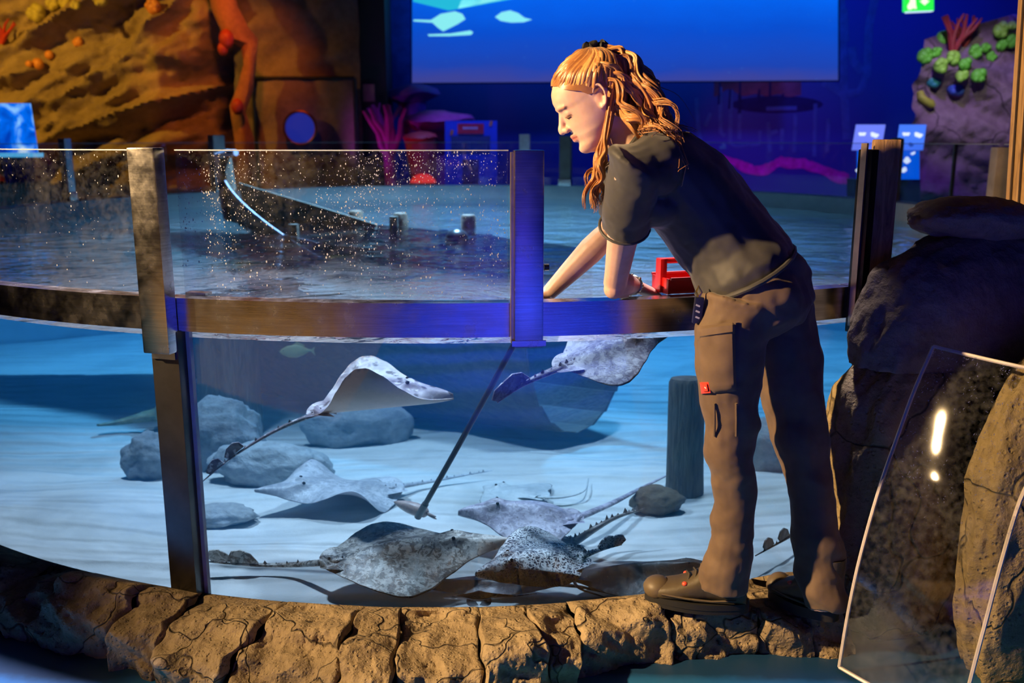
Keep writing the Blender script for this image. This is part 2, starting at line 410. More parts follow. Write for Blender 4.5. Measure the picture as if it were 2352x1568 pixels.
def ext_mid(r, p, n, tn, rot):
    m = MB(); m.bbox(p - tn * .04 + Vector((0, 0, .245)), (.008, .03, .47), .002, rot); child(m, 'edge_strip', simple('dull_brass_edge', (.45, .33, .26), .35, 1.0), r)
    m = MB(); m.box(p + n * .024 + Vector((.0, 0, .012)), (.085, .006, .014), rot); child(m, 'bracket', M_steel, r)
    m = MB(); m.tube([p + tn * .04 + Vector((0, 0, .2)), p + tn * .052 + Vector((0, 0, .2))], .009, 10); child(m, 'bolt', simple('black_bolt', (.02, .02, .02), .4), r)
post(T_M, .82, 1.305, .072, .05, 'wide steel post rising from the rail beside the leaning keeper', ext_mid, o=.0545)
M_timber = NT('weathered_timber'); c = M_timber.coord((6, 6, .7))
g = M_timber.noise(7, 7, .65, c, 1.2)
M_timber.set(Base_Color=M_timber.ramp(g, [(.28, (.10, .05, .015)), (.5, (.38, .21, .075)), (.75, (.55, .34, .14))]), Roughness=.75, Normal=M_timber.bump(g, .6, .012)); M_timber = M_timber.mat
def ext_right(r, p, n, tn, rot):
    m = MB(); m.bbox(p + tn * .048 + n * .014 + Vector((0, 0, .26)), (.066, .062, .54), .006, Matrix.Rotation(rad(-12), 3, 'Z')); child(m, 'timber_cladding', M_timber, r)
    m = MB(); m.box(p - tn * .016 - n * .0 + Vector((0, 0, .27)), (.006, .02, .50), rot); child(m, 'edge_strip', simple('dull_brass_edge', (.45, .33, .26), .35, 1.0), r)
post(T_R, .80, 1.304, .026, .05, 'black steel post clad with orange timber between the keeper and the dark boulder', ext_right, o=.0545, mat=simple('black_steel', (.03, .03, .035), .3, .9))
# upper guard glass
M_glass = clear_pane('guard_glass', (.93, .95, .97), 1.45, .01, .03)
M_gedge = simple('pale_glass_edge', (.42, .47, .50), .25, 0)
M_drop = simple('dried_water_drops', (.48, .49, .52), .35)
def guard(t0, t1, label, drops, seed):
    mid = (t0 + t1) / 2; r = thing('guard_glass', E(mid, 0, ZR1), label, 'glass panel', 'guard glass panels')
    m = MB(); arc_box(m, t0, t1, -.005, .005, ZR1, ZG, 40); child(m, 'pane', M_glass, r, angle=30)
    m = MB(); arc_box(m, t0, t1, -.0055, .0055, ZG, ZG + .003, 40); child(m, 'top_edge', M_gedge, r, angle=30)
    if drops:
        rr = random.Random(seed); m = MB()
        for i in range(drops):
            a = rr.random(); t = t0 + (t1 - t0) * a; z = ZR1 + (ZG - ZR1) * (rr.random() ** (.75) if rr.random() < .8 else rr.random())
            z = max(z, ZR1 + .004)
            if rr.random() > .25 + 1.2 * max(0, fbm((a * 4, z * 5, seed)) + .35) * (z - ZR1 + .12) / .4: continue
            s_ = .0006 + .0013 * rr.random() ** 4; p = E(t, .0055, z); n = En(t); tn = Vector((-n.y, n.x, 0)); up = Vector((0, 0, 1)); e = 1 + rr.random()
            g = rr.random() * 6.28
            m.add([p + tn * (s_ * math.cos(g + q * 1.0472)) * (1) + up * (s_ * e * math.sin(g + q * 1.0472)) for q in range(6)] + [p + n * s_ * .5], [(q, (q + 1) % 6, 6) for q in range(6)])
        o = child(m, 'water_spots', M_drop, r); o['kind'] = 'stuff'
    return r
guard(-46, T_L - 1.0, 'lightly spotted curved guard glass on the outer side of the tall scratched post', 900, 3)
guard(T_L + 1.0, T_M - .9, 'guard glass thickly speckled with dried drops between the two steel posts', 4200, 5)
# lower acrylic windows
M_acr = clear_pane('tank_acrylic', (.97, .99, 1.0), 1.45, .01)
M_aedge = simple('pale_acrylic_edge', (.55, .68, .72), .2)
def window(t0, t1, label):
    r = thing('tank_window', E((t0 + t1) / 2, 0, .02), label, 'tank window', 'tank windows')
    m = MB(); arc_box(m, t0, t1, -.009, .004, .02, ZR0, 60); child(m, 'pane', M_acr, r, angle=30)
    for t in (t0, t1):
        m = MB(); arc_box(m, t - .12, t + .12, -.009, .005, .02, ZR0, 1); child(m, 'pane_edge', M_aedge, r)
window(-TG, T_L - .95, 'curved acrylic tank window on the outer side of the dark lower leg')
window(T_L + .95, TG, 'long curved acrylic tank window with the rays behind it')
# rock ledge in front of the window
M_ledge = rockmat('sandy_faux_rock', (.13, .09, .045), (.34, .25, .14), (.52, .40, .24), 4.5, .8)
inner = [(-120, 1262), (0, 1288), (230, 1345), (470, 1390), (700, 1411), (900, 1414), (1180, 1418), (1330, 1404), (1500, 1396), (1700, 1385), (1850, 1375), (2050, 1360)]
base_ = [(-120, 1420), (0, 1455), (120, 1497), (250, 1522), (420, 1566), (600, 1620), (850, 1660), (1100, 1640), (1300, 1572), (1450, 1545), (1600, 1520), (1750, 1503), (1880, 1508), (2050, 1500)]
it = [(rim_t(q), q.z) for q in (at_rim(x, y, .01) for x, y in inner)]
bt = [(rim_t(q), (q - E(rim_t(q))).length) for q in (at_z(x, y, 0) for x, y in base_)]
bt.sort()
def lerp(tab, t):
    if t <= tab[0][0]: return tab[0][1]
    for (a, p), (b, q) in zip(tab, tab[1:]):
        if t <= b: return p + (q - p) * (t - a) / (b - a)
    return tab[-1][1]
ledge = thing('rock_ledge', E(0, .2, 0), 'ledge of sandy faux rocks along the foot of the tank window', 'rock ledge')
rl = random.Random(5)
cuts = [(t, rl.uniform(-.9, .9)) for t in (-36, -30.4, -24.2, -20.9, -15.6, -13.0, -8.3, -3.6, -1.4, 2.6, 5.4, 7.6, 12.2, 16.8, 19.0, 20.9)]
def ledge_rock(c0, c1, seed, proud):
    nu, nv = 56, 44; m = MB()
    def fn(i, j):
        w0 = c0[0] + c0[1] * (j - .3) + .35 * mn.noise(Vector((c0[0], j * 5, 2))); w1 = c1[0] + c1[1] * (j - .3) + .35 * mn.noise(Vector((c1[0], j * 5, 2)))
        t = w0 + (w1 - w0) * i; zi = max(.085, lerp(it, t)); ob = max(.2, lerp(bt, t)); e = abs(i - .5) * 2
        gap = max(0, (e - .90) / .10) ** 2
        if j < .10: o, z = .006, zi * j / .10
        elif j < .5: q = (j - .10) / .40; o, z = .006 + (ob * .70) * q, zi + proud * math.sin(q * 2.4) * .7
        else: q = (j - .5) / .5; o = .006 + ob * .70 + ob * .30 * math.sin(q * 1.57); z = (zi + proud * .47) * (1 - q ** 1.8)
        p = E(t, o, z); k = min(1, max(0, (o - .012) / .07))
        u = p.x * 1.0 + p.z * 2.2
        d = .075 * fbm((u * 2.6 + seed, p.y * 2.6, p.z * 3), 3) + .024 * fbm((p.x * 11, p.y * 11 + seed, p.z * 11), 4)
        v = mn.voronoi(Vector((u * 5.5 + seed, p.y * 4, p.z * 5)))[0]; d += .05 * min(.45, v[1] - v[0]) - .012
        pit = mn.voronoi(Vector((p.x * 34, p.y * 34, p.z * 34)))[0][0]; d -= .012 * max(0, .33 - pit) * 3 * (1 if mn.noise(p * 5 + Vector((seed, 0, 0))) > 0 else 0)
        p = p + (En(t) * .8 + Vector((0, 0, .6))) * d * k
        c_ = E(t, ob * .4, zi * .3); p = c_ + (p - c_) * (1 - .22 * gap * k)
        p.z = max(-.01, p.z) if j < 1 else -.01
        return p
    m.grid(fn, nu, nv)
    child(m, 'rock', M_ledge, ledge, angle=60)
for k, (a, b) in enumerate(zip(cuts, cuts[1:])): ledge_rock(a, b, k * 3.7, .02 + .045 * rl.random())
# ================================================================== the rays
def raymat(name, base, pale, dark, belly, mode):
    m = NT(name); c = m.coord()
    at = m.n('Attribute', attribute_name='belly')
    big = m.noise(7, 4, .6, c, .5); fine = m.noise(45, 5, .65, c)
    col = m.ramp(big, [(.32, dark), (.5, base), (.68, pale)])
    if mode == 'blotch':
        k = m.ramp(m.math('ADD', m.voro(26, c), m.math('MULTIPLY', fine, .35)), [(.36, 1.0), (.5, 0.0)])
        col = m.mix(m.math('MULTIPLY', k, .85), col, dark); k2 = m.ramp(m.noise(38, 3, .5, c), [(.56, 0.0), (.64, 1.0)]); col = m.mix(k2, col, pale)
    elif mode == 'speckle':
        k = m.ramp(m.noise(48, 5, .68, c, .8), [(.48, 0.0), (.54, 1.0)]); col = m.mix(m.math('MULTIPLY', k, m.ramp(big, [(.35, .25), (.65, 1.0)])), col, pale)
        k = m.ramp(m.noise(55, 3, .6, m.coord((1.3, 1, 1))), [(.3, 1.0), (.42, 0.0)]); col = m.mix(m.math('MULTIPLY', k, .8), col, dark)
    elif mode == 'worm':
        e = m.n('VectorMath', operation='ADD'); m.put(e.inputs[0], c); m.put(e.inputs[1], m.n('MixRGB', i_0=.93, i_1=m.n('TexNoise', i_Scale=40.0, i_Vector=c).outputs[1], i_2=(0, 0, 0)).outputs[0])
        k = m.ramp(m.voro(62, e.outputs[0], 'DISTANCE_TO_EDGE'), [(.08, 1.0), (.17, 0.0)])
        col = m.mix(m.math('MULTIPLY', k, m.ramp(m.noise(6, 3, .5, c), [(.34, .15), (.48, 1.0)])), col, pale)
    elif mode == 'bristle':
        k = m.ramp(m.noise(95, 3, .6, c), [(.66, 0.0), (.72, 1.0)]); col = m.mix(m.math('MULTIPLY', k, .5), col, pale)
    bel = m.ramp(fine, [(.3, tuple(k * .88 for k in belly)), (.7, belly)])
    m.set(Base_Color=m.mix(at.outputs['Fac'], col, bel), Roughness=.42, Normal=m.bump(m.math('ADD', fine, m.math('MULTIPLY', big, .6)), .35, .006),
          Subsurface_Weight=0.0)
    return m.mat
def inside(q, g=.03):        # keep clear of the pane
    k = math.hypot((q.x - ECX) / (EA - g), (q.y - ECY) / (EB - g))
    return q if k < 1 else Vector((ECX + (q.x - ECX) / k, ECY + (q.y - ECY) / k, q.z + .1 * (k - 1)))
HWT = [(0, .012), (.05, .045), (.12, .085), (.22, .17), (.34, .31), (.46, .43), (.56, .49), (.64, .5), (.72, .47), (.80, .395), (.88, .27), (.95, .15), (1.0, .055)]
def tab(t, x):
    for (a, p), (b, q) in zip(t, t[1:]):
        if x <= b: k = (x - a) / (b - a); return p + (q - p) * (3 * k * k - 2 * k ** 3) * .35 + (q - p) * k * .65
    return t[-1][1]
def make_ray(label, mat, snout, rear, up, W, tail, flapn=0.0, flapf=0.0, wave=0.0, T=.085, tail_r=.016, dorsal=True, thorns=True, bow=0.0, phase=0.0, group='rays in the tank', pelv=.13):
    """snout, rear: world points; up: back direction; tail: world points; flapn/flapf lift of the near/far wing"""
    snout, rear = Vector(snout), Vector(rear); X = (snout - rear); L = X.length; X.normalize()
    Z = (Vector(up) - X * Vector(up).dot(X)).normalized(); Y = Z.cross(X)
    near = 1 if Y.y < 0 else -1          # which side (v sign) is turned to the window
    o = snout.lerp(rear, .55); r = thing('ray', o, label, 'ray', group)
    vs = []; fs = []; bel = []
    NU, NV = 46, 44
    def P(s, v, top):
        hw = tab(HWT, s) * W; y = hw * v; a = abs(v); yn = abs(y) / W
        prof = math.sin(min(1, s * 1.05 + .03) * math.pi) ** .6 if s < .97 else .35
        edge = max(0, 1 - a ** 3.2)
        th = T * W * (math.exp(-(yn / .15) ** 2) * .8 + .28) * edge * max(.16, prof)
        hump = .035 * W * math.exp(-((s - .30) / .07) ** 2) * (math.exp(-((yn - .055) / .03) ** 2))
        z = (th + hump * edge) if top else -th * .38
        fl = flapn if v * near > 0 else flapf
        z += fl * W * (2 * yn) ** 1.7 * (.55 + .45 * math.sin(s * 3.0)) + wave * W * (2 * yn) ** 1.5 * math.sin(s * 8.5 + phase + (0 if v * near > 0 else 1.3))
        z += bow * W * math.sin(s * math.pi)
        if fl > 0: y *= 1 - .45 * fl * (2 * yn) ** 2
        q = rear + X * (L * (1 - s)) + Y * y + Z * z
        return inside(q)
    for top in (True, False):
        b = len(vs)
        for i in range(NU + 1):
            for j in range(NV + 1):
                vs.append(P(i / NU, -1 + 2 * j / NV, top)); bel.append(0.0 if top else 1.0)
        for i in range(NU):
            for j in range(NV):
                q = b + i * (NV + 1) + j; fs.append((q, q + 1, q + NV + 2, q + NV + 1))
    mb = MB(); mb.add(vs, fs)
    n0 = len(mb.v)
    # pelvic fins
    for sd in (-1, 1):
        c0 = rear + X * (.10 * L) + Y * (sd * .05 * W)
        def fin(i, j):
            a = i * 2.3 - .35; q = c0 + (X * (-math.sin(a) * pelv * W * 1.15) + Y * (sd * math.cos(a) * pelv * W * .95)) * j + Z * (.004 + .02 * W * j * math.sin(i * 5))
            return inside(q, .035)
        mb.grid(fin, 12, 6)
    # tail
    pts = [rear + X * (.16 * L), rear + X * (.05 * L)] + [Vector(p) for p in tail]
    cr = []
    for i in range(len(pts) - 1):
        p0, p1, p2, p3 = pts[max(0, i - 1)], pts[i], pts[i + 1], pts[min(len(pts) - 1, i + 2)]
        for k in range(8):
            u = k / 8; cr.append(.5 * ((2 * p1) + (p2 - p0) * u + (2 * p0 - 5 * p1 + 4 * p2 - p3) * u * u + (3 * p1 - p0 - 3 * p2 + p3) * u ** 3))
    cr.append(pts[-1]); cr = [inside(q, .05) for q in cr]; n = len(cr)
    rs = [(tail_r * (1 - .86 * (i / (n - 1)) ** .8) * .8, tail_r * (1 - .86 * (i / (n - 1)) ** .8) * 1.25) for i in range(n)]
    mb.tube(cr, rs, 8, up=Z)
    if thorns:
        for i in range(3, n - 3):
            if i % 2 == 0 or i > n - 8:
                p = cr[i] + Z * rs[i][0] * .7; d = (cr[i + 1] - cr[i - 1]).normalized(); h = tail_r * (.38 + .2 * (i % 3))
                sdv = d.cross(Z).normalized() * tail_r * .3
                mb.add([p - d * h * .5, p + sdv, p + d * h * .6, p - sdv, p + Z * h], [(0, 1, 4), (1, 2, 4), (2, 3, 4), (3, 0, 4)])
    if dorsal:
        for fr, sz in ((.76, 1.0), (.90, .9)):
            i = int(fr * (n - 1)); p = cr[i]; d = (cr[min(n - 1, i + 2)] - cr[i - 2]).normalized(); h = tail_r * 2.6 * sz; sd = d.cross(Z).normalized() * .0025
            out = [(-1.0, .2), (-.55, .85), (.1, 1.15), (.75, 1.0), (1.05, .45), (.7, .1)]
            ring = [p + d * (a * h) + Z * (b * h) for a, b in out]
            mb.poly([q - sd for q in ring], sd, .005)
    bel += [0.0] * (len(mb.v) - n0)
    me_o = child(mb, 'body', mat, r, angle=75)
    me = me_o.data
    at = me.attributes.new('belly', 'FLOAT', 'POINT'); at.data.foreach_set('value', bel)
    bm = bmesh.new(); bm.from_mesh(me); bmesh.ops.remove_doubles(bm, verts=bm.verts[:], dist=1e-6); bm.to_mesh(me); bm.free()
    for sd in (-1, 1):
        m = MB(); e = P(.31, sd * .115 / max(.1, tab(HWT, .31) * 2), True); m.ball(e - Z * .003, .0075 * W / .5, 10, 7); child(m, 'eye', M_eye, r)
    return r
M_eye = simple('ray_eye', (.02, .018, .015), .15)
RM_thorn = raymat('thornback_skin', (.34, .29, .36), (.78, .74, .80), (.07, .05, .07), (1.0, .72, .60), 'blotch')
RM_top = raymat('violet_thornback_skin', (.30, .27, .38), (.72, .68, .80), (.10, .08, .14), (.70, .66, .68), 'speckle')
RM_mott = raymat('mottled_skin', (.14, .115, .09), (.78, .72, .64), (.025, .02, .017), (.6, .52, .48), 'speckle')
RM_worm = raymat('vermiculated_skin', (.030, .034, .065), (.95, .95, .95), (.012, .015, .03), (.5, .45, .45), 'worm')
RM_grey = raymat('grey_skin', (.40, .42, .46), (.62, .64, .68), (.26, .28, .32), (.62, .60, .68), 'speckle')
RM_lilac = raymat('lilac_skin', (.36, .33, .42), (.66, .62, .72), (.14, .12, .13), (.72, .68, .74), 'speckle')
RM_gloss = raymat('glossy_black_skin', (.05, .05, .065), (.4, .38, .42), (.02, .02, .03), (.4, .32, .3), 'bristle')
RM_dark = raymat('bristly_dark_skin', (.045, .035, .028), (.42, .38, .36), (.02, .017, .015), (.4, .32, .28), 'bristle')
RM_pale = raymat('sandy_skin', (.50, .53, .54), (.64, .66, .66), (.40, .43, .45), (.6, .6, .6), 'speckle')
RM_olive = raymat('olive_skin', (.22, .24, .13), (.34, .34, .2), (.10, .12, .07), (.5, .5, .4), 'speckle')
UP = Vector((0, 0, 1))
u_ = under
# swimming
make_ray('thornback ray gliding past the boulders with its wing raised to show a pinkish underside', RM_thorn, u_(1042, 913, t=.50), u_(722, 948, t=.46), (.05, -.10, 1), .44,
         [u_(640, 985, t=.44), u_(540, 1045, t=.42), u_(462, 1108, t=.40)], flapn=.38, flapf=.22, T=.11, tail_r=.014, bow=.03)
make_ray('violet speckled ray swimming just below the water surface under the rail', RM_top, u_(1535, 770, t=.40), u_(1290, 842, t=.36), (-.1, -.35, 1), .30,
         [u_(1230, 868, t=.34), u_(1185, 893, t=.33), u_(1142, 924, t=.32)], flapn=-.10, flapf=.10, T=.12, tail_r=.018, pelv=.16)
# resting on the sand
make_ray('smooth grey ray lying by the pale boulder with one wing edge curled up', RM_grey, u_(585, 1128, z=ZS + .09), u_(925, 1118, z=ZS + .06), (.02, -.20, 1), .40,
         [u_(990, 1105, z=ZS + .04), u_(1060, 1092, z=ZS + .04), u_(1130, 1080, z=ZS + .04)], flapn=.05, flapf=.0, wave=.17, phase=3.4, T=.075, tail_r=.014, dorsal=False)
make_ray('sand coloured ray half hidden on the bright sand beyond the feeding stick', RM_pale, u_(1110, 1118, z=ZS + .03), u_(1235, 1142, z=ZS + .03), UP, .34,
         [u_(1290, 1142, z=ZS + .03), u_(1340, 1128, z=ZS + .035), u_(1352, 1098, z=ZS + .04)], T=.05, tail_r=.010, dorsal=False, thorns=False)
make_ray('lilac and brown ray on the sand with a long straight tail reaching the timber pile', RM_lilac, u_(1052, 1180, z=ZS + .13), u_(1330, 1192, z=ZS + .10), (.05, -.12, 1), .36,
         [u_(1400, 1158, z=ZS + .08), u_(1470, 1122, z=ZS + .06), u_(1545, 1085, z=ZS + .05)], flapn=-.12, flapf=-.05, T=.13, tail_r=.018, dorsal=False, thorns=False)
make_ray('dark ray whose thorny banded tail with a white tip points towards the round brown stone', RM_dark, u_(1200, 1252, z=ZS + .035), u_(1328, 1242, z=ZS + .045), UP, .15,
         [u_(1370, 1212, z=ZS + .10), u_(1420, 1186, z=ZS + .11), u_(1482, 1168, z=ZS + .12)], T=.10, tail_r=.024, dorsal=False)
make_ray('large mottled grey brown ray with a long thorny tail in the pile', RM_mott, u_(1180, 1246, z=ZS + .135), u_(735, 1292, z=ZS + .095), (.04, -.22, 1), .38,
         [u_(660, 1297, z=ZS + .045), u_(560, 1296, z=ZS + .04), u_(468, 1288, z=ZS + .05)], flapn=-.05, flapf=-.02, wave=.05, phase=.6, T=.12, tail_r=.017)
make_ray('blue black ray covered in white wormlike lines with its tail lifted to the side', RM_worm, u_(1092, 1322, z=ZS + .10), u_(1338, 1280, z=ZS + .12), (.05, -.34, 1), .36,
         [u_(1360, 1268, z=ZS + .12), u_(1392, 1258, z=ZS + .11), u_(1428, 1250, z=ZS + .11)], flapn=.02, flapf=.03, T=.13, tail_r=.015)
make_ray('bristly dark brown ray lying behind the toe of the front boot', RM_dark, u_(1690, 1318, t=.17) + UP * .014, u_(1300, 1335, t=.15) + UP * .014, (0, -.15, 1), .25,
         [u_(1330, 1350, t=.07), u_(1380, 1368, t=.06), u_(1430, 1386, t=.05)], flapn=-.08, flapf=-.06, T=.15, tail_r=.007, dorsal=False, thorns=False)
make_ray('dark glossy ray pressed along the bottom of the window under the pile', RM_gloss, u_(893, 1378, t=.16) + UP * .045, u_(1290, 1370, t=.16) + UP * .04, (0, -.2, 1), .12,
         [u_(1330, 1372, t=.15) + UP * .034, u_(1370, 1378, t=.13) + UP * .03, u_(1410, 1384, t=.11) + UP * .026], T=.14, tail_r=.010, thorns=False)
sn = u_(1100, 1358, z=ZS + .064); rr_ = ell_hit(CAMP, sn - CAMP, -.045); rr_.z = ZS + .030
make_ray('small ray lying belly up against the window showing its pinkish pointed underside', RM_thorn, sn, rr_, (0, .1, -1), .20,
         [rr_ + Vector((.05, .012, .004)), rr_ + Vector((.11, .03, .002)), rr_ + Vector((.16, .05, 0))], T=.05, tail_r=.005, dorsal=False, thorns=False)
make_ray('small dark ray behind the keeper\'s legs with finned tail tip between them', RM_dark, u_(1990, 1165, z=ZS + .05), u_(1870, 1195, z=ZS + .05), UP, .20,
         [u_(1845, 1212, z=ZS + .06), u_(1800, 1240, z=ZS + .06), u_(1735, 1276, z=ZS + .06)], T=.1, tail_r=.014)
make_ray('olive ray far back on the sand beyond the dark lower leg', RM_olive, u_(440, 940, z=ZS + .1), u_(345, 955, z=ZS + .08), UP, .42,
         [u_(310, 962, z=ZS + .07), u_(270, 970, z=ZS + .06), u_(225, 976, z=ZS + .06)], T=.16, tail_r=.05, dorsal=False, thorns=False)
# ================================================================== stones, wreck and piles in the tank
def boulder(name, c, r, seed, label, mat, cat='boulder', group=None, n=4, amp=.22, fine=.05, rot=(0, 0, 0), flat=None, face=.0, sq=2.0):
    bm = bmesh.new(); bmesh.ops.create_icosphere(bm, subdivisions=n, radius=1)
    from mathutils import Euler
    rm = Euler(rot).to_matrix(); sv = Vector((seed * 3.1, seed * 1.7, seed * .9))
    for q in bm.verts:
        d = q.co.normalized()
        k = 1 + amp * fbm(d * 1.1 + sv, 3) + fine * fbm(d * 4.5 + sv, 4)
        if sq != 2: k *= (abs(d.x) ** sq + abs(d.y) ** sq + abs(d.z) ** sq) ** (-1 / sq)      # squarer block
        if face:
            v = mn.voronoi(d * 1.6 + sv)[0]; k += face * (v[0] - .4)
        p = Vector((d.x * r[0], d.y * r[1], d.z * r[2])) * k
        if flat is not None and p.z < -r[2] * flat: p.z = -r[2] * flat
        q.co = rm @ p
    me = bpy.data.meshes.new(name); bm.to_mesh(me); bm.free(); me.shade_smooth(); me.materials.append(mat)
    o = bpy.data.objects.new(name, me); link(o); o.location = c
    return tag(o, label, cat, group)
M_stone = rockmat('blue_grey_stone', (.10, .12, .14), (.22, .25, .28), (.42, .45, .48), 5, .6, crack=False)
M_pstone = rockmat('pale_grey_stone', (.22, .25, .27), (.36, .40, .42), (.55, .58, .60), 5, .6, crack=False)
def on_sand(px, py, dz=0): q = under(px, py, z=ZS); q.z = ZS + dz; return q
boulder('tank_boulder', on_sand(345, 1092, .07), (.085, .09, .10), 1, 'dark pitted grey boulder on the sand by the dark lower leg', M_stone, n=5, face=.2)
boulder('tank_boulder', on_sand(525, 1068, .10), (.135, .12, .17), 4, 'tall peaked grey boulder behind the tail of the gliding ray', M_stone, n=5, face=.25)
boulder('tank_boulder', on_sand(622, 1106, .055), (.19, .11, .10), 9, 'broad pale boulder in front of the tall peaked one', M_pstone, n=5, face=.2, rot=(0, .1, 0))
boulder('flat_stone', on_sand(505, 1195, .02), (.115, .075, .035), 12, 'small flat grey stone lying on the sand by the window edge', M_pstone, 'stone', n=4, face=.15)
boulder('tank_boulder', on_sand(825, 1015, .07), (.19, .14, .13), 15, 'dull brown boulder lying deep behind the gliding ray', M_stone, n=4, face=.2)
boulder('round_stone', on_sand(1508, 1166, .03), (.085, .07, .05), 18, 'round brown stone at the foot of the timber pile', rockmat('brown_stone', (.05, .04, .03), (.12, .09, .06), (.2, .16, .1), 6, .5, crack=False), 'stone', n=4)
boulder('tank_boulder', on_sand(1790, 1075, .06), (.16, .16, .15), 21, 'grey boulder in the tank seen between the keeper\'s knees', M_stone, n=4, face=.2)
M_pile = NT('wet_timber'); c = M_pile.coord((9, 9, 1)); g = M_pile.noise(6, 6, .6, c, .8)
M_pile.set(Base_Color=M_pile.ramp(g, [(.3, (.035, .032, .03)), (.7, (.17, .14, .11))]), Roughness=.7, Normal=M_pile.bump(g, .8, .02)); M_pile = M_pile.mat
def pile(px, py, ztop, rad_, label, grp=None, tilt=(0, 0)):
    b = under(px, py, z=ZS); b.z = ZS - .02; pts = [b + Vector((tilt[0] * k, tilt[1] * k, (ztop - b.z) * k)) for k in (0, .25, .5, .75, .97, 1)]
    m = MB(); m.tube(pts, [rad_ * q for q in (1.05, 1, .98, .98, .96, .86)], 20)
    r = thing('timber_pile', b, label, 'timber pile', grp); child(m, 'trunk', M_pile, r, angle=50)
    return r
def solve_z(px, py_top, base):     # height above the base point that is seen at (px, py_top)
    lo, hi = ZS, ZW - .005
    best = min((abs(((under(px, py_top, t=tt)) - base).xy.length) , under(px, py_top, t=tt).z) for tt in [k * .02 for k in range(5, 250)])
    return min(hi, max(lo, best[1]))
b = under(1572, 1135, z=ZS); pile(1572, 1135, solve_z(1572, 868, b), .062, 'cut timber pile standing on the sand behind the keeper\'s thigh')
b = under(530, 985, z=ZS); pile(530, 985, ZW - .07, .115, 'thick timber pile rising to the surface behind the boulders')
# sunken clinker boat
M_hull = NT('old_boat_planks'); c = M_hull.coord((1.2, 9, 9)); g = M_hull.noise(5, 6, .65, c, .8)
M_hull.set(Base_Color=M_hull.ramp(g, [(.3, (.025, .022, .02)), (.7, (.11, .09, .07))]), Roughness=.65, Normal=M_hull.bump(g, .6, .015)); M_hull = M_hull.mat
bowp = over(548, 503); sternp = over(1180, 568)
BX = (sternp - bowp); BX.z = 0; BL = 2.7; BX.normalize(); BY = Vector((-BX.y, BX.x, 0))
boat = thing('sunken_boat', bowp + BX * 1.3 + Vector((0, 0, ZS - bowp.z)), 'dark wrecked plank boat sinking in the tank with its bow above the water', 'boat')
def hull(s, a):      # s bow->stern, a: -1..1 sheer to sheer
    wd = .46 * math.sin(min(1, s * 1.35 + .04) * 1.57) ** .8 * (1 - .35 * max(0, s - .6) / .4)
    keel = .10 - .06 * math.sin(s * 3.1) + (.62 * (1 - s / .16) ** 2 if s < .16 else 0)
    sheer = 1.05 - .34 * min(1, s / .55) ** .9 + (.0 if s < .5 else .0)
    ang = a * 1.57; y = wd * math.sin(ang); k = 1 - math.cos(ang) ** .8 if abs(a) < 1 else 1
    z = keel + (sheer - keel) * k
    return bowp - Vector((0, 0, bowp.z)) + BX * (s * BL + .02 + .10 * (z - .5) * -(1 - s) ** 3) + BY * y + Vector((0, 0, z))
NS = 6
for sd in (-1, 1):
    for k in range(NS):
        a0, a1 = k / NS, (k + 1) / NS; m = MB(); vs = []; fs = []; n = 26; off = .012
        for i in range(n + 1):
            s = i / n
            for a, o_ in ((a0, off), (a1, 0), (a1, -.014), (a0, off - .014)):
                p = hull(s, sd * a); vs.append(p + BY * (sd * o_))
        for i in range(n):
            q = i * 4
            for j in range(4): fs.append((q + j, q + (j + 1) % 4, q + 4 + (j + 1) % 4, q + 4 + j))
        fs += [(0, 1, 2, 3), (n * 4 + 3, n * 4 + 2, n * 4 + 1, n * 4)]
        m.add(vs, fs); child(m, 'plank', M_hull, boat, angle=40)
m = MB(); st = [hull(0, 0) + Vector((0, 0, z)) - BX * (.05 + dx) for z, dx in ((-.3, -.10), (.0, -.01), (.2, .02), (.36, .045), (.49, .06))]
m.tube(st, [.04, .045, .045, .042, .04], 8); child(m, 'stem_post', M_hull, boat)
M_lt = simple('lilac_painted_trim', (.42, .40, .56), .5)
m = MB(); top = st[-1]; SB = -BX * .045 - BY * .035; m.tube([st[1] + SB, st[2] + SB, st[3] + SB, top + SB + Vector((0, 0, .02)), top + BX * .03 + Vector((0, 0, .035)), top + BX * .13 + Vector((0, 0, .035))], [.014, .020, .022, .022, .022, .020], 8); tag(child(m, 'stem_trim', M_lt, boat), 'pale lilac trim')
m = MB(); m.tube([hull(s, -1) + Vector((0, 0, .012)) - BY * .01 for s in [k / 20 for k in range(0, 12)]], .008, 6); tag(child(m, 'gunwale', M_lt, boat), 'pale lilac gunwale strip')
for s in (.42, .56, .70):
    for sd in (-1, 1):
        m = MB(); m.tube([hull(s, sd * a) - BY * (sd * .03) for a in (.1, .3, .5, .7, .9, 1.0)] + [hull(s, sd) + Vector((0, 0, .09)) - BY * sd * .03], .028, 6); child(m, 'frame_rib', M_hull, boat)
for s in (.35, .62):
    m = MB(); p, q = hull(s, .78), hull(s, -.78); m.tube([p, q], (.012), 6, flat=7); child(m, 'thwart', M_hull, boat)
for px, py, nm in ((818, 508, 'second'), (920, 514, 'third'), (1076, 519, 'last')):
    q = over(px, py); m = MB(); b = Vector((q.x, q.y, ZS - .02)); m.tube([b, Vector((q.x, q.y, .5)), Vector((q.x, q.y, ZW + .055)), Vector((q.x, q.y, ZW + .068))], [.055, .05, .046, .038], 12)
    r = thing('mooring_stake', b, {'second': 'wooden stake rising from the water next to the boat', 'third': 'wooden stake standing between two other stakes in the water', 'last': 'wooden stake farthest from the boat behind the dark float'}[nm], 'stake', 'stakes beside the boat'); child(m, 'shaft', simple('wet_brown_wood', (.16, .10, .07), .6, bump=.5, bscale=30, bdist=.01), r)
q = over(1050, 552); fl = thing('float', Vector((q.x, q.y, ZW - .03)), 'round dark float lying on the water in front of the stakes', 'float')
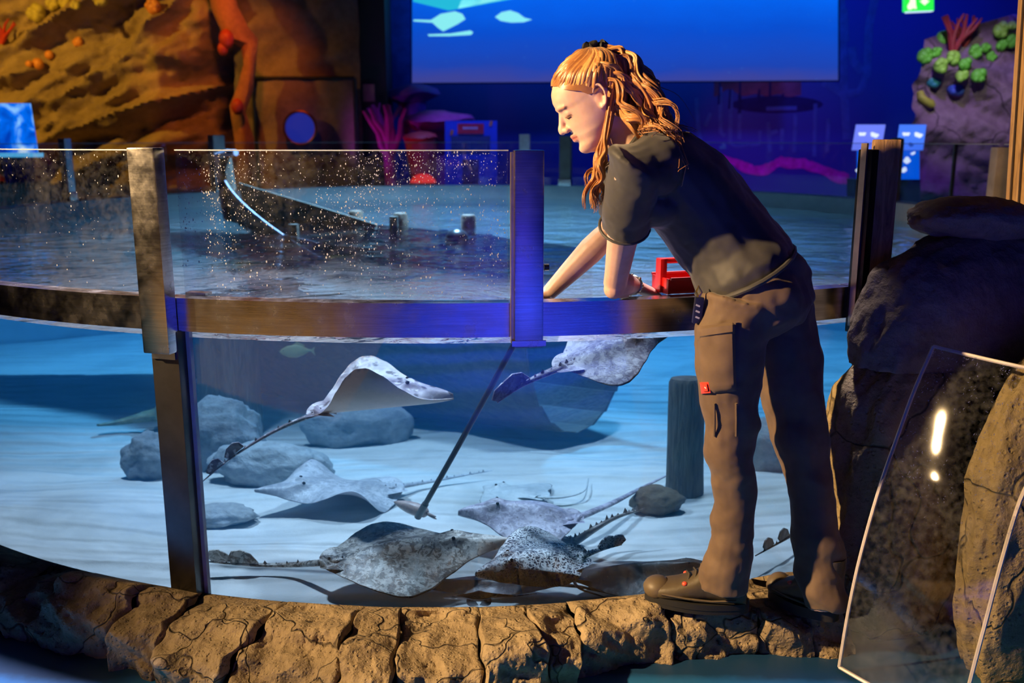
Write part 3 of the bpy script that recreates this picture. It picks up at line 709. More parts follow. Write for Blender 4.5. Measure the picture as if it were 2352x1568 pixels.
m = MB(); m.ball((q.x, q.y, ZW + .01), (.062, .062, .05), 18, 12); child(m, 'shell', simple('dark_float', (.02, .025, .03), .3), fl)
m = MB(); m.tube([Vector((q.x - .064, q.y, ZW + .01)) if k == 0 else Vector((q.x - .064 * math.cos(k * .524), q.y - .064 * math.sin(k * .524), ZW + .01)) for k in range(13)], .005, 6); child(m, 'band', simple('dark_float', (.02, .025, .03), .3), fl)
# yellow fish far back
def fish(px, py, t, ln, label):
    p = under(px, py, t=t); r = thing('fish', p, label, 'fish'); m = MB()
    pts = [p + Vector((x * ln, 0, .02 * ln * math.sin(x * 3))) for x in (-.5, -.42, -.25, 0, .2, .33, .42)]
    m.tube(pts, [(.01 * ln, .005 * ln), (.10 * ln, .04 * ln), (.2 * ln, .08 * ln), (.23 * ln, .09 * ln), (.14 * ln, .06 * ln), (.05 * ln, .025 * ln), (.03 * ln, .01 * ln)], 12)
    m.poly([p + Vector((x * ln, 0, z * ln)) for x, z in ((.38, 0), (.52, .16), (.48, 0), (.52, -.16))], (0, 1, 0), .006 * ln)
    m.poly([p + Vector((x * ln, 0, z * ln)) for x, z in ((-.15, .18), (.0, .33), (.22, .2), (.2, .1))], (0, 1, 0), .006 * ln)
    child(m, 'body', simple('yellow_fish_skin', (.34, .38, .16), .5), r)
    m = MB(); m.ball(p + Vector((-.38 * ln, -.04 * ln, .03 * ln)), .018 * ln, 8, 6); child(m, 'eye', M_eye, r)
fish(682, 806, 2.3, .13, 'pale yellow fish hovering near the surface by the wreck')
# feeding stick and bait
A = under(962, 1183, z=ZS + .11); Bp = under(1180, 792, t=.20)
dirn = (Bp - A).normalized(); ST_TOP = A + dirn * ((ZW + .10 - A.z) / dirn.z); print('stick', A, Bp, ST_TOP, 'rim y', ell_hit(CAMP, ST_TOP - CAMP))
stick = thing('feeding_stick', A, 'long thin dark feeding stick slanting down through the water to the sand', 'feeding stick')
m = MB(); m.tube([A + dirn * .02, A.lerp(ST_TOP, .5), ST_TOP], [.0085, .0085, .009], 10); child(m, 'shaft', simple('dark_stick', (.03, .035, .035), .4), stick)
m = MB(); m.tube([A - dirn * .01, A + dirn * .06], .011, 10); child(m, 'tip_clamp', simple('grey_clamp', (.09, .09, .09), .4), stick)
P0, P1 = under(905, 1152, z=ZS + .13), under(1003, 1186, z=ZS + .10); dv = P1 - P0
bait = thing('squid_bait', A, 'small pale brown squid clamped to the tip of the feeding stick', 'bait')
m = MB(); m.tube([P0 + dv * k for k in (0, .08, .2, .35, .5, .62, .74, .78)], [.002, .009, .015, .020, .022, .021, .017, .010], 12); child(m, 'mantle', simple('squid_skin', (.42, .31, .28), .4, var=.35, vscale=40), bait)
for k in range(4):
    m = MB(); e = Vector((R.uniform(-.006, .006), R.uniform(-.006, .006), R.uniform(-.008, .006))); m.tube([P0 + dv * .76, P0 + dv * .88 + e * .6, P1 + e], [.005, .0035, .002], 6); child(m, 'arm', simple('squid_skin', (.42, .31, .28), .4), bait)
# ================================================================== the keeper
def remeshed(mb, name, mat, parent, voxel, smooth=6, fac=.5, disp=None):
    o = mb.build(name + '_tmp', mat, None)
    r = o.modifiers.new('r', 'REMESH'); r.mode = 'VOXEL'; r.voxel_size = voxel; r.use_smooth_shade = True
    if smooth: k = o.modifiers.new('s', 'SMOOTH'); k.factor = fac; k.iterations = smooth
    dg = bpy.context.evaluated_depsgraph_get(); me = bpy.data.meshes.new_from_object(o.evaluated_get(dg)); me.name = name
    bpy.data.objects.remove(o)
    if disp:
        n = len(me.vertices); co = np.empty(n * 3); me.vertices.foreach_get('co', co); no = np.empty(n * 3)
        for i, v in enumerate(me.vertices): no[i * 3:i * 3 + 3] = v.normal
        co = co.reshape(-1, 3); no = no.reshape(-1, 3)
        d = np.array([disp(Vector(c), Vector(q)) for c, q in zip(co, no)]); co += no * d[:, None]
        me.vertices.foreach_set('co', co.ravel())
    me.shade_smooth(); me.materials.clear(); me.materials.append(mat)
    o = bpy.data.objects.new(name, me); link(o, parent)
    if parent is not None:
        pl = parent.location if parent.parent is None else parent.parent.location
        me.transform(Matrix.Translation(-pl))
    return o
def zc(p): d = p - CAMP; return d.y * cT - d.z * sT
def pp(x, y, Y): return at_y(x, y, Y)
def px2m(r, p): return r * zc(p) / FPX
def loft(mb, rows, seg=20, k=1.0, dk=None, up=(0, 1, 0)):
    """rows: (px, py, Y, half-width px in the picture, half-depth m or None)"""
    P = [pp(a[0], a[1], a[2]) for a in rows]; rs = []
    for a, p in zip(rows, P):
        r = px2m(a[3], p); rs.append(((a[4] if len(a) > 4 and a[4] else r) * (dk or k), r * k))
    mb.tube(P, rs, seg, up=up); return P
kp = pp(1740, 1400, 2.27); kp.z = .10
keeper = thing('person', kp, 'keeper in black shirt and brown work trousers leaning over the rail into the tank', 'person')
# ---- head frame: f forward, h up, s to the camera side (metres)
HF = Vector((-.881, .0, -.473)); HU = Vector((-.473, 0, .881)); HS = Vector((0, -1, 0))
HF = (HF + HS * .06).normalized(); HS = (HS - HF * HS.dot(HF)).normalized(); HU = (HU - HF * HU.dot(HF)).normalized()
HO = pp(1285, 308, 2.26) - HF * .108 - HU * .072
def H(f, h, s=0.0): return HO + HF * f + HU * h + HS * s
def tb(t, x):
    if x <= t[0][0]: return t[0][1]
    for (a, p), (b, q) in zip(t, t[1:]):
        if x <= b: return p + (q - p) * (x - a) / (b - a)
    return t[-1][1]
FR = [(-.004, .056), (.004, .070), (.012, .078), (.022, .080), (.032, .0755), (.046, .079), (.060, .081), (.072, .083), (.092, .082), (.112, .083), (.122, .089), (.140, .090), (.160, .084), (.180, .068), (.200, .040), (.215, .008), (.222, -.016)]
BK = [(-.004, .020), (.012, -.004), (.030, -.030), (.050, -.052), (.080, -.076), (.110, -.092), (.140, -.098), (.170, -.090), (.195, -.068), (.212, -.040), (.222, -.016)]
HWD = [(-.004, .016), (.006, .030), (.02, .041), (.035, .050), (.05, .057), (.07, .063), (.10, .069), (.12, .071), (.15, .073), (.175, .067), (.195, .051), (.21, .031), (.222, .003)]
def head(mb, grow=0.0):
    hs = [-.004 + (.226) * (i / 44) for i in range(45)]; vs = []; seg = 40
    for h in hs:
        f0, b0, wd = tb(FR, h) + grow, tb(BK, h) - grow, tb(HWD, h) + grow
        for k in range(seg):
            a = 2 * math.pi * k / seg; ca, sa = math.cos(a), math.sin(a)
            cx = .45 * f0 + .55 * b0 if h > .05 else .5 * (f0 + b0)
            f = cx + (f0 - cx) * abs(ca) ** .92 * 1 if ca > 0 else cx - (cx - b0) * abs(ca) ** .95
            s = wd * math.copysign(abs(sa) ** .86, sa)
            vs.append(H(f, h, s))
    fs = [(i * seg + k, i * seg + (k + 1) % seg, (i + 1) * seg + (k + 1) % seg, (i + 1) * seg + k) for i in range(44) for k in range(seg)]
    fs += [tuple(range(seg)), tuple(44 * seg + k for k in range(seg))]
    mb.add(vs, fs)
b = MB(); head(b)
# nose, lips, chin, brow, cheek
b.tube([H(.080, .118), H(.086, .104), H(.092, .090), H(.099, .079), H(.1005, .0725)], [.0065, .007, .008, .009, .008], 12, up=HS)
b.ball(H(.0995, .0735), (.0095, .0095, .0085), 12, 8)
for s in (-1, 1):
    b.ball(H(.090, .0715, s * .0115), (.0085, .0085, .0075), 10, 7)
    b.ball(H(.066, .104, s * .030), (.0145, .0145, .0115), 12, 8)           # eyelid
    b.tube([H(.084, .121, s * .010), H(.083, .124, s * .025), H(.072, .121, s * .044)], [.006, .0065, .005], 8)   # brow ridge
b.tube([H(.071, .0515, -.021), H(.0825, .0535, -.010), H(.0845, .0535), H(.0825, .0535, .010), H(.071, .0515, .021)], [.002, .0048, .0055, .0048, .002], 8)
b.tube([H(.070, .0440, -.020), H(.080, .0425, -.010), H(.0825, .0420), H(.080, .0425, .010), H(.070, .0440, .020)], [.002, .0050, .006, .0050, .002], 8)
b.ball(H(.068, .014), (.017, .017, .013), 12, 8)
for s in (-1, 1):                                                          # ears
    c0 = H(-.004, .106, s * .067)
    ring = [c0 + HF * (.0135 * math.cos(a) - .004 * math.sin(a)) + HU * (.026 * math.sin(a)) + HS * (s * (.009 - .005 * math.cos(a))) for a in [k * .4488 + .3 for k in range(12)]]
    b.tube(ring, [.003] + [.0036] * 10 + [.003], 8); b.ball(c0 + HU * -.002 + HS * s * .002, (.011, .005, .021), 10, 8, Matrix((HF, HS, HU)).transposed())
    b.ball(c0 + HU * -.023 + HF * .003 + HS * s * .006, (.007, .005, .008), 8, 6)
# neck and trunk
nb = pp(1440, 352, 2.26)
b.tube([H(-.012, .055), H(-.020, .02), H(-.035, -.03).lerp(nb, .45), nb, pp(1475, 372, 2.26)], [(.054, .05), (.052, .05), (.053, .052), (.062, .058), (.09, .07)], 20, up=HS)
b.tube([H(.045, .012), H(.02, .000), H(-.02, -.01)], [(.022, .014), (.034, .025), (.045, .04)], 14, up=HS)
TOR = [(1712, 640, 2.26, 110, .150), (1672, 565, 2.26, 106, .140), (1630, 505, 2.26, 104, .138), (1572, 430, 2.26, 104, .150), (1515, 378, 2.26, 88, .160), (1470, 350, 2.26, 62, .13), (1445, 335, 2.26, 45, .07)]
LEGL = [(1700, 690, 2.17, 92), (1680, 760, 2.165, 84), (1677, 830, 2.165, 80), (1676, 900, 2.17, 71), (1678, 1000, 2.18, 59), (1680, 1080, 2.19, 54), (1687, 1150, 2.205, 48), (1684, 1220, 2.215, 51), (1670, 1290, 2.22, 57), (1662, 1345, 2.225, 60)]
LEGR = [(1785, 690, 2.33, 78), (1797, 760, 2.33, 78), (1812, 830, 2.325, 75), (1822, 900, 2.32, 70), (1832, 1000, 2.31, 66), (1853, 1065, 2.30, 54), (1867, 1150, 2.285, 51), (1874, 1250, 2.265, 56), (1888, 1320, 2.25, 56), (1897, 1392, 2.235, 52)]
PEL = [(1760, 745, 2.25, 95, .13), (1748, 715, 2.25, 118, .165), (1734, 675, 2.25, 126, .172), (1715, 638, 2.25, 121, .165), (1700, 612, 2.25, 114, .155)]
loft(b, TOR, k=.90); loft(b, PEL, k=.88)
loft(b, LEGL, k=.80); loft(b, LEGR, k=.80)
# arms
SHL = pp(1455, 392, 2.085); ELL = pp(1413, 652, 2.335); WRL = pp(1455, 655, 2.475)
SHR = pp(1452, 385, 2.43); ELR = pp(1402, 530, 2.50); 
G = A + dirn * ((ZW + .045 - A.z) / dirn.z)                    # grip on the stick
WRR = G + (ELR - G).normalized() * .085
def arm(sh, el, wr):
    b.tube([sh, sh.lerp(el, .3), sh.lerp(el, .62), sh.lerp(el, .88), el], [.047, .045, .036, .031, .030], 16)
    b.tube([el, el.lerp(wr, .12), el.lerp(wr, .3), el.lerp(wr, .65), wr], [.030, .034, .036, .029, (.021, .026)], 16)
arm(SHL, ELL, WRL); arm(SHR, ELR, WRR)
b.ball(ELL + Vector((-.004, -.006, -.012)), .026, 12, 8)
def hand(wr, d, n, curl, side):
    """wrist, direction of the hand, palm normal, finger curl in radians per joint"""
    d = d.normalized(); n = (n - d * n.dot(d)).normalized(); s = d.cross(n) * side
    kn = wr + d * .085
    b.tube([wr, wr + d * .03, wr + d * .065, kn], [(.019, .026), (.017, .034), (.016, .040), (.012, .040)], 16, up=n)
    for k, (off, ln) in enumerate(((.031, .072), (.0105, .080), (-.0105, .075), (-.031, .060))):
        p = kn - d * .012 + s * off; dd = (d + s * off * 1.6).normalized(); a = 0; pts = [p]
        for j, q in enumerate((.46, .30, .24)):
            a += curl * (1, 1.1, .8)[j]; e = dd * math.cos(a) + n * math.sin(a); p = p + e * ln * q; pts.append(p)
        b.tube(pts, [.0092, .0086, .0078, .0062], 10); b.ball(pts[-1], .0062, 8, 6)
    p = wr + d * .022 + s * .026; t1 = p + (d * .55 + s * .75 + n * .2).normalized() * .036; t2 = t1 + (d * .75 + s * .15 + n * .7).normalized() * .028; t3 = t2 + (d * .55 - s * .35 + n * .75).normalized() * .024
    b.tube([p, t1, t2, t3], [.013, .0105, .0095, .007], 10); b.ball(t3, .007, 8, 6)
hand(WRL, pp(1500, 674, 2.545) - WRL, Vector((0, .25, -1)), .22, 1)
hd = (G - WRR).normalized(); hand(WRR, hd, dirn.cross(hd) * -1 if dirn.cross(hd).x < 0 else dirn.cross(hd), 1.15, 1)
M_skin = NT('fair_skin'); at = M_skin.n('Attribute', attribute_name='tint'); c = M_skin.coord()
M_skin.set(Base_Color=M_skin.mix(1.0, M_skin.ramp(M_skin.noise(26, 4, .6, c), [(.3, (.66, .40, .29)), (.7, (.76, .50, .38))]), at.outputs['Color'], 'MULTIPLY'), Roughness=.46,
           Subsurface_Weight=.12, Subsurface_Radius=(1, .35, .2), Subsurface_Scale=.008, Normal=M_skin.bump(M_skin.noise(420, 2, .5, c), .08, .001))
body = remeshed(b, 'body', M_skin.mat, keeper, .0032, 4, .5)
me = body.data; tint = me.color_attributes.new('tint', 'FLOAT_COLOR', 'POINT'); n = len(me.vertices)
co = np.empty(n * 3); me.vertices.foreach_get('co', co); co = co.reshape(-1, 3) + np.array(kp) - np.array(HO)
f, h, s = co @ np.array(HF), co @ np.array(HU), np.abs(co @ np.array(HS))
T = np.ones((n, 4))
def paint(mask, col, w_):
    w_ = (mask * w_)[:, None]; T[:, :3] = T[:, :3] * (1 - w_) + np.array(col) * w_
near = (f > -.1) & (h > -.02) & (h < .25) & (s < .1)
g = lambda v, m_, sd: np.exp(-((v - m_) / sd) ** 2)
paint(near * g(f, .07, .03) * g(h, .078, .018) * g(s, .045, .016), (1.0, .80, .76), .45)
paint(near * (f > .066) * np.clip(1.5 - ((h - .048) / .0078) ** 2, 0, 1) * np.clip(1.4 - (s / .021) ** 2, 0, 1), (.80, .40, .38), .9)
paint(near * (f > .066) * g(h, .0478, .0018) * (s < .022), (.35, .14, .12), .9)
paint(near * (f > .05) * g(h, .1205 + .10 * (.03 - s) * (s > .03) * 0, .0034) * (s > .012) * (s < .046), (.62, .42, .26), .75)
paint(near * (f > .05) * g(h, .0985, .0022) * (s > .016) * (s < .043), (.22, .12, .09), .9)
paint(near * g(f, -.004, .010) * g(h, .104, .016) * (s > .066), (.86, .52, .44), .6)
tint.data.foreach_set('color', T.ravel())
# eyelashes
for sd in (-1, 1):
    m = MB(); m.tube([H(.0785, .0985, sd * .021), H(.0775, .0945, sd * .030), H(.071, .0955, sd * .040)], [.0008, .0014, .0008], 6); child(m, 'eyelash', simple('lash', (.05, .025, .015), .6), keeper)
# ---- clothing
M_shirt = NT('black_jersey'); c = M_shirt.coord(); 
M_shirt.set(Base_Color=M_shirt.ramp(M_shirt.noise(20, 4, .6, c), [(.3, (.030, .028, .026)), (.7, (.048, .044, .040))]), Roughness=.62, Sheen_Weight=.25, Sheen_Roughness=.5, Normal=M_shirt.bump(M_shirt.noise(600, 2, .5, c), .15, .0008)); M_shirt = M_shirt.mat
M_trs = NT('brown_work_cloth'); c = M_trs.coord()
M_trs.set(Base_Color=M_trs.ramp(M_trs.noise(14, 4, .6, c), [(.3, (.115, .070, .040)), (.7, (.165, .105, .062))]), Roughness=.75, Sheen_Weight=.15, Normal=M_trs.bump(M_trs.noise(500, 2, .5, c), .2, .0008)); M_trs = M_trs.mat
def fold(p, n_, amp, dirv, fr, seed):
    q = Vector((p.x, p.y * 1.2, p.z)); u = q.dot(Vector(dirv)); 
    k = math.sin(u * fr + 3.2 * fbm((p.x * 5, p.y * 5, p.z * 5 + seed), 3)) * (.45 + 1.1 * fbm((p.x * 4 + seed, p.y * 4, p.z * 4), 2))
    return amp * k + amp * .7 * fbm((p.x * 12, p.y * 12, p.z * 12 + seed), 3)
s_ = MB(); loft(s_, [(1712, 628, 2.25, 121, .166), (1704, 614, 2.25, 122, .166)] + [(a, c_, d, e * 1.07, (q or .1) * 1.05) for a, c_, d, e, q in TOR[1:6]])
s_.tube([pp(1478, 372, 2.26), pp(1440, 346, 2.26)], [(.09, .075), (.064, .060)], 20, up=HS)
s_.tube([pp(1500, 380, 2.14), SHL + Vector((0, 0, .012)), SHL.lerp(ELL, .25), SHL.lerp(ELL, .46)], [(.075, .08), (.064, .066), (.058, .060), (.056, .058)], 20)
s_.tube([pp(1500, 380, 2.38), SHR + Vector((0, 0, .01)), SHR.lerp(ELR, .45), SHR.lerp(ELR, .78)], [(.07, .075), (.062, .066), (.058, .058), (.054, .054)], 20)
s_.ball(pp(1510, 470, 2.22), (.07, .11, .055), 16, 10)
shirt = remeshed(s_, 'polo_shirt', M_shirt, keeper, .0055, 5, .5, lambda p, q: fold(p, q, .0065, (.75, .1, .66), 55, 3))
def ring(mb, c0, ax, up, ra, rb, r, k0=0, k1=24, sq=1.0):
    ax = ax.normalized(); u = (Vector(up) - ax * Vector(up).dot(ax)).normalized(); v = ax.cross(u)
    mb.tube([c0 + u * (ra * math.cos(2 * math.pi * k / 24)) + v * (rb * math.sin(2 * math.pi * k / 24)) for k in range(k0, k1 + 1)], r, 8, caps=(k1 - k0) < 24)
hax = pp(1672, 555, 2.25) - pp(1704, 614, 2.25)
m = MB(); ring(m, pp(1709, 622, 2.25), hax, (0, 1, 0), .174, .1245, .0065); o = child(m, 'hem_band', M_shirt, shirt); o.location = (0, 0, 0); o.data.transform(Matrix.Translation(shirt.location - kp)) if False else None
def sub(mb, name, mat, par, **k):          # sub-part: world-space geometry under a part of the keeper
    o = mb.build(name, mat, par, base=kp, **k); o.location = (0, 0, 0); return o
bpy.data.objects.remove(o); sub(m, 'hem_band', M_shirt, shirt)
m = MB(); c0 = SHL.lerp(ELL, .455); ring(m, c0, ELL - SHL, (0, 1, 0), .0575, .0590, .0035); sub(m, 'sleeve_hem', M_shirt, shirt)
m = MB(); ring(m, pp(1436, 344, 2.26), pp(1420, 330, 2.26) - pp(1470, 372, 2.26), HS, .064, .060, .009); sub(m, 'collar', M_shirt, shirt)
t_ = MB(); loft(t_, PEL, k=1.0); loft(t_, LEGL); loft(t_, LEGR)
trousers = remeshed(t_, 'work_trousers', M_trs, keeper, .0055, 4, .5, lambda p, q: fold(p, q, .0075, (.55, .2, .8), 52, 11) * (1.25 if p.z < .35 or p.z > .85 else .8))
from mathutils.bvhtree import BVHTree
def bvh_of(o):
    return BVHTree.FromPolygons([v.co + kp for v in o.data.vertices], [p.vertices[:] for p in o.data.polygons])
bt_ = bvh_of(trousers)
def patch(outline, nu, nv, off, th, tree=bt_):
    """cloth patch following the garment: outline = four picture corners, lying on the cloth surface"""
    (ax, ay), (bx, by), (cx, cy), (dx, dy) = outline; m = MB(); vs = []
    for layer in (off + th, off - .004):
        for j in range(nv + 1):
            for i in range(nu + 1):
                u, v = i / nu, j / nv
                x = (ax * (1 - u) + bx * u) * (1 - v) + (dx * (1 - u) + cx * u) * v; y = (ay * (1 - u) + by * u) * (1 - v) + (dy * (1 - u) + cy * u) * v
                d = ray(x, y).normalized(); hit = tree.ray_cast(CAMP, d)[0]
                vs.append((hit if hit else CAMP + d * 2.2) - d * (layer * (1 if 0 < i < nu and 0 < j < nv or layer < off else .3)))
    w_ = nu + 1; N = w_ * (nv + 1); fs = []
    for j in range(nv):
        for i in range(nu):
            q = j * w_ + i; fs += [(q, q + 1, q + w_ + 1, q + w_), (N + q + w_, N + q + w_ + 1, N + q + 1, N + q)]
    e = [i for i in range(w_)] + [j * w_ + nu for j in range(1, nv + 1)] + [nv * w_ + i for i in range(nu - 1, -1, -1)] + [j * w_ for j in range(nv - 1, 0, -1)]
    for a_, b_ in zip(e, e[1:] + e[:1]): fs.append((a_, b_, N + b_, N + a_))
    m.add(vs, fs); return m
m = patch([(1600, 752), (1688, 742), (1692, 898), (1612, 906)], 12, 16, .004, .010); sub(m, 'cargo_pocket', M_trs, trousers)
m = patch([(1598, 748), (1690, 737), (1690, 768), (1600, 782)], 12, 4, .013, .006); sub(m, 'pocket_flap', M_trs, trousers)
M_red = simple('red_label', (.75, .06, .03), .5, var=.08)
m = patch([(1607, 878), (1627, 877), (1632, 902), (1611, 904)], 4, 5, .0185, .002); tag(sub(m, 'pocket_label', M_red, trousers), 'small red woven label')
m = patch([(1613, 886), (1621, 885), (1626, 896), (1620, 895)], 3, 3, .0215, .001); tag(sub(m, 'label_mark', simple('white_print', (.85, .8, .78), .5, var=.02), trousers), 'white mark on the red label')
for px in (1640, 1690):
    m = MB(); q0, q1 = (bt_.ray_cast(CAMP, ray(px, yy).normalized())[0] for yy in (925, 1000)); 
    if q0 and q1: m.tube([q0 - Vector((0, .004, 0)), q0.lerp(q1, .5) - Vector((0, .006, 0)), q1 - Vector((0, .004, 0))], .003, 6); sub(m, 'seam', M_trs, trousers)
# keys and multitool on the belt
fobp = pp(1603, 712, 2.14)
m = MB(); m.bbox(fobp, (.021, .016, .062), .004, Matrix.Rotation(.08, 3, 'Y')); fob = child(m, 'belt_pouch', simple('navy_pouch', (.012, .014, .03), .45), keeper)
m = MB(); m.tube([fobp + Vector((0, 0, .03)), fobp + Vector((-.006, 0, .042)), fobp + Vector((0, .004, .056)), fobp + Vector((.007, 0, .042)), fobp + Vector((0, 0, .03))], .0028, 6); tag(sub(m, 'clip', simple('brass_clip', (.6, .42, .15), .3, 1.0), fob), 'brass clip')
for k in range(3):
    m = MB(); m.box(fobp + Vector((-.002, -.0085, .012 - .014 * k)), (.010, .001, .004), Matrix.Rotation(.4, 3, 'Y')); sub(m, 'print', simple('pale_print', (.5, .5, .55), .5), fob)
# ---- boots
M_boot = simple('olive_boot_leather', (.085, .062, .030), .55, bump=.3, bscale=70, bdist=.003); M_sole = simple('black_rubber', (.015, .014, .013), .7); M_lace = simple('lace_cord', (.05, .04, .03), .7)
M_toe = simple('toe_cap', (.13, .095, .055), .5)
def boot(heel, toe, zb, label):
    X = toe - heel; X.z = 0; L = X.length; X.normalize(); Y = Vector((-X.y, X.x, 0)); o = Vector((heel.x, heel.y, zb))
    def Q(x, y, z): return o + X * (x * L) + Y * y + Vector((0, 0, z))
    rows = [(.0, .030, .10, .0), (.05, .036, .125, .0), (.15, .038, .135, 0), (.3, .037, .13, 0), (.42, .038, .115, 0), (.55, .043, .090, 0), (.7, .047, .072, 0), (.85, .044, .062, 0), (.95, .032, .052, 0), (1.0, .016, .038, 0)]
    m = MB(); seg = 18; vs = []
    for x, wd, ht, _ in rows:
        for k in range(seg):
            a = 2 * math.pi * k / seg; y = wd * math.copysign(abs(math.cos(a)) ** .8, math.cos(a)); z = .022 + (ht - .022) * (.5 + .5 * math.copysign(abs(math.sin(a)) ** .75, math.sin(a)))
            vs.append(Q(x, y, z))
    fs = [(i * seg + k, i * seg + (k + 1) % seg, (i + 1) * seg + (k + 1) % seg, (i + 1) * seg + k) for i in range(len(rows) - 1) for k in range(seg)] + [tuple(range(seg)), tuple((len(rows) - 1) * seg + k for k in range(seg))]
    m.add(vs, fs); m.tube([Q(.14, 0, .10), Q(.13, 0, .17)], [(.036, .036), (.036, .036)], 16)
    bo = child(m, 'work_boot', M_boot, keeper, angle=80); tag(bo, label)
    m = MB()
    for z0, z1, gx in ((0, .012, 0), (.012, .028, .012)):
        out = []
        for k in range(28):
            a = 2 * math.pi * k / 28; x = .5 + .535 * math.cos(a); y = (.043 + .006 * math.sin(x * 5 - 1.0)) * math.sin(a) * (abs(math.sin(a)) ** -.25 if abs(math.sin(a)) > .05 else 1)
            out.append(Q(x, y * (1 + gx * 3), z0))
        m.poly(out, (0, 0, 1), z1 - z0)
    sub(m, 'sole', M_sole, bo)
    m = MB(); m.ball(Q(.90, 0, .042), (L * .155, .040, .030), 16, 10, Matrix((X, Y, Vector((0, 0, 1)))).transposed()); sub(m, 'toe_cap', M_toe, bo)
    for x, z in ((.45, .113), (.52, .100), (.59, .089)):
        m = MB(); m.tube([Q(x, -.026, z - .014), Q(x + .02, -.01, z + .002), Q(x - .01, .01, z + .003), Q(x, .026, z - .014)], .003, 6); sub(m, 'lace', M_lace, bo)
    for sd in (-1, 1):
        m = MB(); m.ball(Q(.62, sd * .032, .074), (.008, .008, .006), 10, 6); tag(sub(m, 'badge', simple('red_boot_badge', (.8, .10, .05), .4, var=.05), bo), 'red badge')
        m = MB(); m.tube([Q(.1, sd * .041, .045), Q(.35, sd * .041, .036), Q(.6, sd * .048, .040), Q(.85, sd * .044, .044)], .003, 6); sub(m, 'welt_stitch', M_toe, bo)
    return bo
LZ = .125
boot(at_z(1712, 1402, LZ), at_z(1488, 1378, LZ), LZ, 'olive boot standing sideways on the ledge')
boot(at_z(1918, 1424, .11), at_z(1772, 1366, .11), .11, 'olive boot turned towards the window')
# ---- watch
m = MB(); wc = WRL.lerp(ELL, .12); ring(m, wc, WRL - ELL, (0, 0, 1), .024, .028, .004); wt = child(m, 'bracelet', simple('silver_bracelet', (.7, .68, .62), .25, 1.0), keeper)
for k in range(8):
    m = MB(); ax = (WRL - ELL).normalized(); u = (Vector((0, 0, 1)) - ax * ax.z).normalized(); v = ax.cross(u); a = k * .785
    m.ball(wc + u * (.026 * math.cos(a)) + v * (.030 * math.sin(a)), .0048, 8, 6); sub(m, 'bead', simple('silver_bracelet', (.7, .68, .62), .25, 1.0), wt)
# ---- hair
M_hair = NT('auburn_hair'); c = M_hair.coord(); oi = M_hair.n('Attribute', attribute_name='lock')
M_hair.set(Base_Color=M_hair.ramp(M_hair.math('ADD', M_hair.math('MULTIPLY', oi.outputs['Fac'], .6), M_hair.math('MULTIPLY', M_hair.noise(60, 3, .6, c), .4)), [(.15, (.20, .065, .018)), (.5, (.48, .20, .05)), (.85, (.74, .38, .11))]), Roughness=.38, Sheen_Weight=.2)
HT = H(-.052, .206)            # where the hair is tied
hb = MB(); lockv = []
sh_bvh = bvh_of(shirt)
def lock(pts, r0, drape=False, seg=5, flat=1.7, tone=None):
    n = len(pts); cr = []
    for i in range(n - 1):
        p0, p1, p2, p3 = pts[max(0, i - 1)], pts[i], pts[i + 1], pts[min(n - 1, i + 2)]
        for k in range(5):
            u = k / 5; cr.append(.5 * ((2 * p1) + (p2 - p0) * u + (2 * p0 - 5 * p1 + 4 * p2 - p3) * u * u + (3 * p1 - p0 - 3 * p2 + p3) * u ** 3))
    cr.append(pts[-1]); N = len(cr)
    lift = HR.uniform(.005, .022)
    if drape:
        for i in range(5, N):
            loc, nor, _, dist = sh_bvh.find_nearest(cr[i])
            if loc is not None and (cr[i] - loc).dot(nor) < lift: cr[i] = loc + nor * lift
    rs = []
    for i in range(N):
        q = i / (N - 1); rr = r0 * (1 - .8 * max(0, q - .45) / .55) * (.55 + .45 * min(1, q * 4)); rs.append((rr, rr * flat))
    b0 = len(hb.v); hb.tube(cr, rs, seg, up=HS); lockv.extend([HR.random() if tone is None else min(1, max(0, tone * .7 + .3 * HR.random()))] * (len(hb.v) - b0))
HR = random.Random(21)
def skull(h, ang, g=.004):          # point on the scalp: height, angle (0 = forehead, pi/2 = camera side, pi = back)
    f0, b0, wd = tb(FR, h) + g, tb(BK, h) - g, tb(HWD, h) + g; cx = .45 * f0 + .55 * b0; ca, sa = math.cos(ang), math.sin(ang)
    return H(cx + ((f0 - cx) if ca > 0 else (cx - b0)) * math.copysign(abs(ca) ** .93, ca), h, wd * math.copysign(abs(sa) ** .86, sa))
def hairline(a):                    # lowest hair height at an angle round the head
    a = abs(a); return tb([(0, .178), (.5, .172), (.9, .152), (1.2, .135), (1.38, .112), (1.5, .118), (1.65, .125), (1.85, .085), (2.3, .055), (3.2, .045)], a)
# swept-back strands from the hairline up to the tie
for k in range(260):
    a = HR.uniform(-2.0, 2.0); h0 = hairline(a) + HR.uniform(-.002, .012) + (HR.random() ** 2) * .03; p = skull(min(.215, h0), a, .001); pts = [p]
    for q in (.3, .6, .85):
        h = h0 + (.214 - h0) * q ** .85; aa = a + (math.copysign(3.14, a) - a) * q ** 1.6 * .75
        pts.append(skull(min(.2195, h), aa, .006 + .003 * HR.random()))
    pts.append(HT + HU * HR.uniform(-.004, .004) + HS * HR.uniform(-.012, .012) - HF * HR.uniform(0, .008)); lock(pts, HR.uniform(.0014, .0030), flat=2.6)
# scalp under the strands
cap = MB(); vs = []; fs = []; na, nh = 48, 14
for i in range(na + 1):
    a = -math.pi + 2 * math.pi * i / na
    for j in range(nh + 1):
        h = hairline(a) + (.2215 - hairline(a)) * (j / nh) ** .8; vs.append(skull(h, a, .004))
for i in range(na):
    for j in range(nh): q = i * (nh + 1) + j; fs.append((q, q + 1, q + nh + 2, q + nh + 1))
b0 = len(hb.v); hb.add(vs, fs); lockv.extend([.25] * (len(hb.v) - b0))
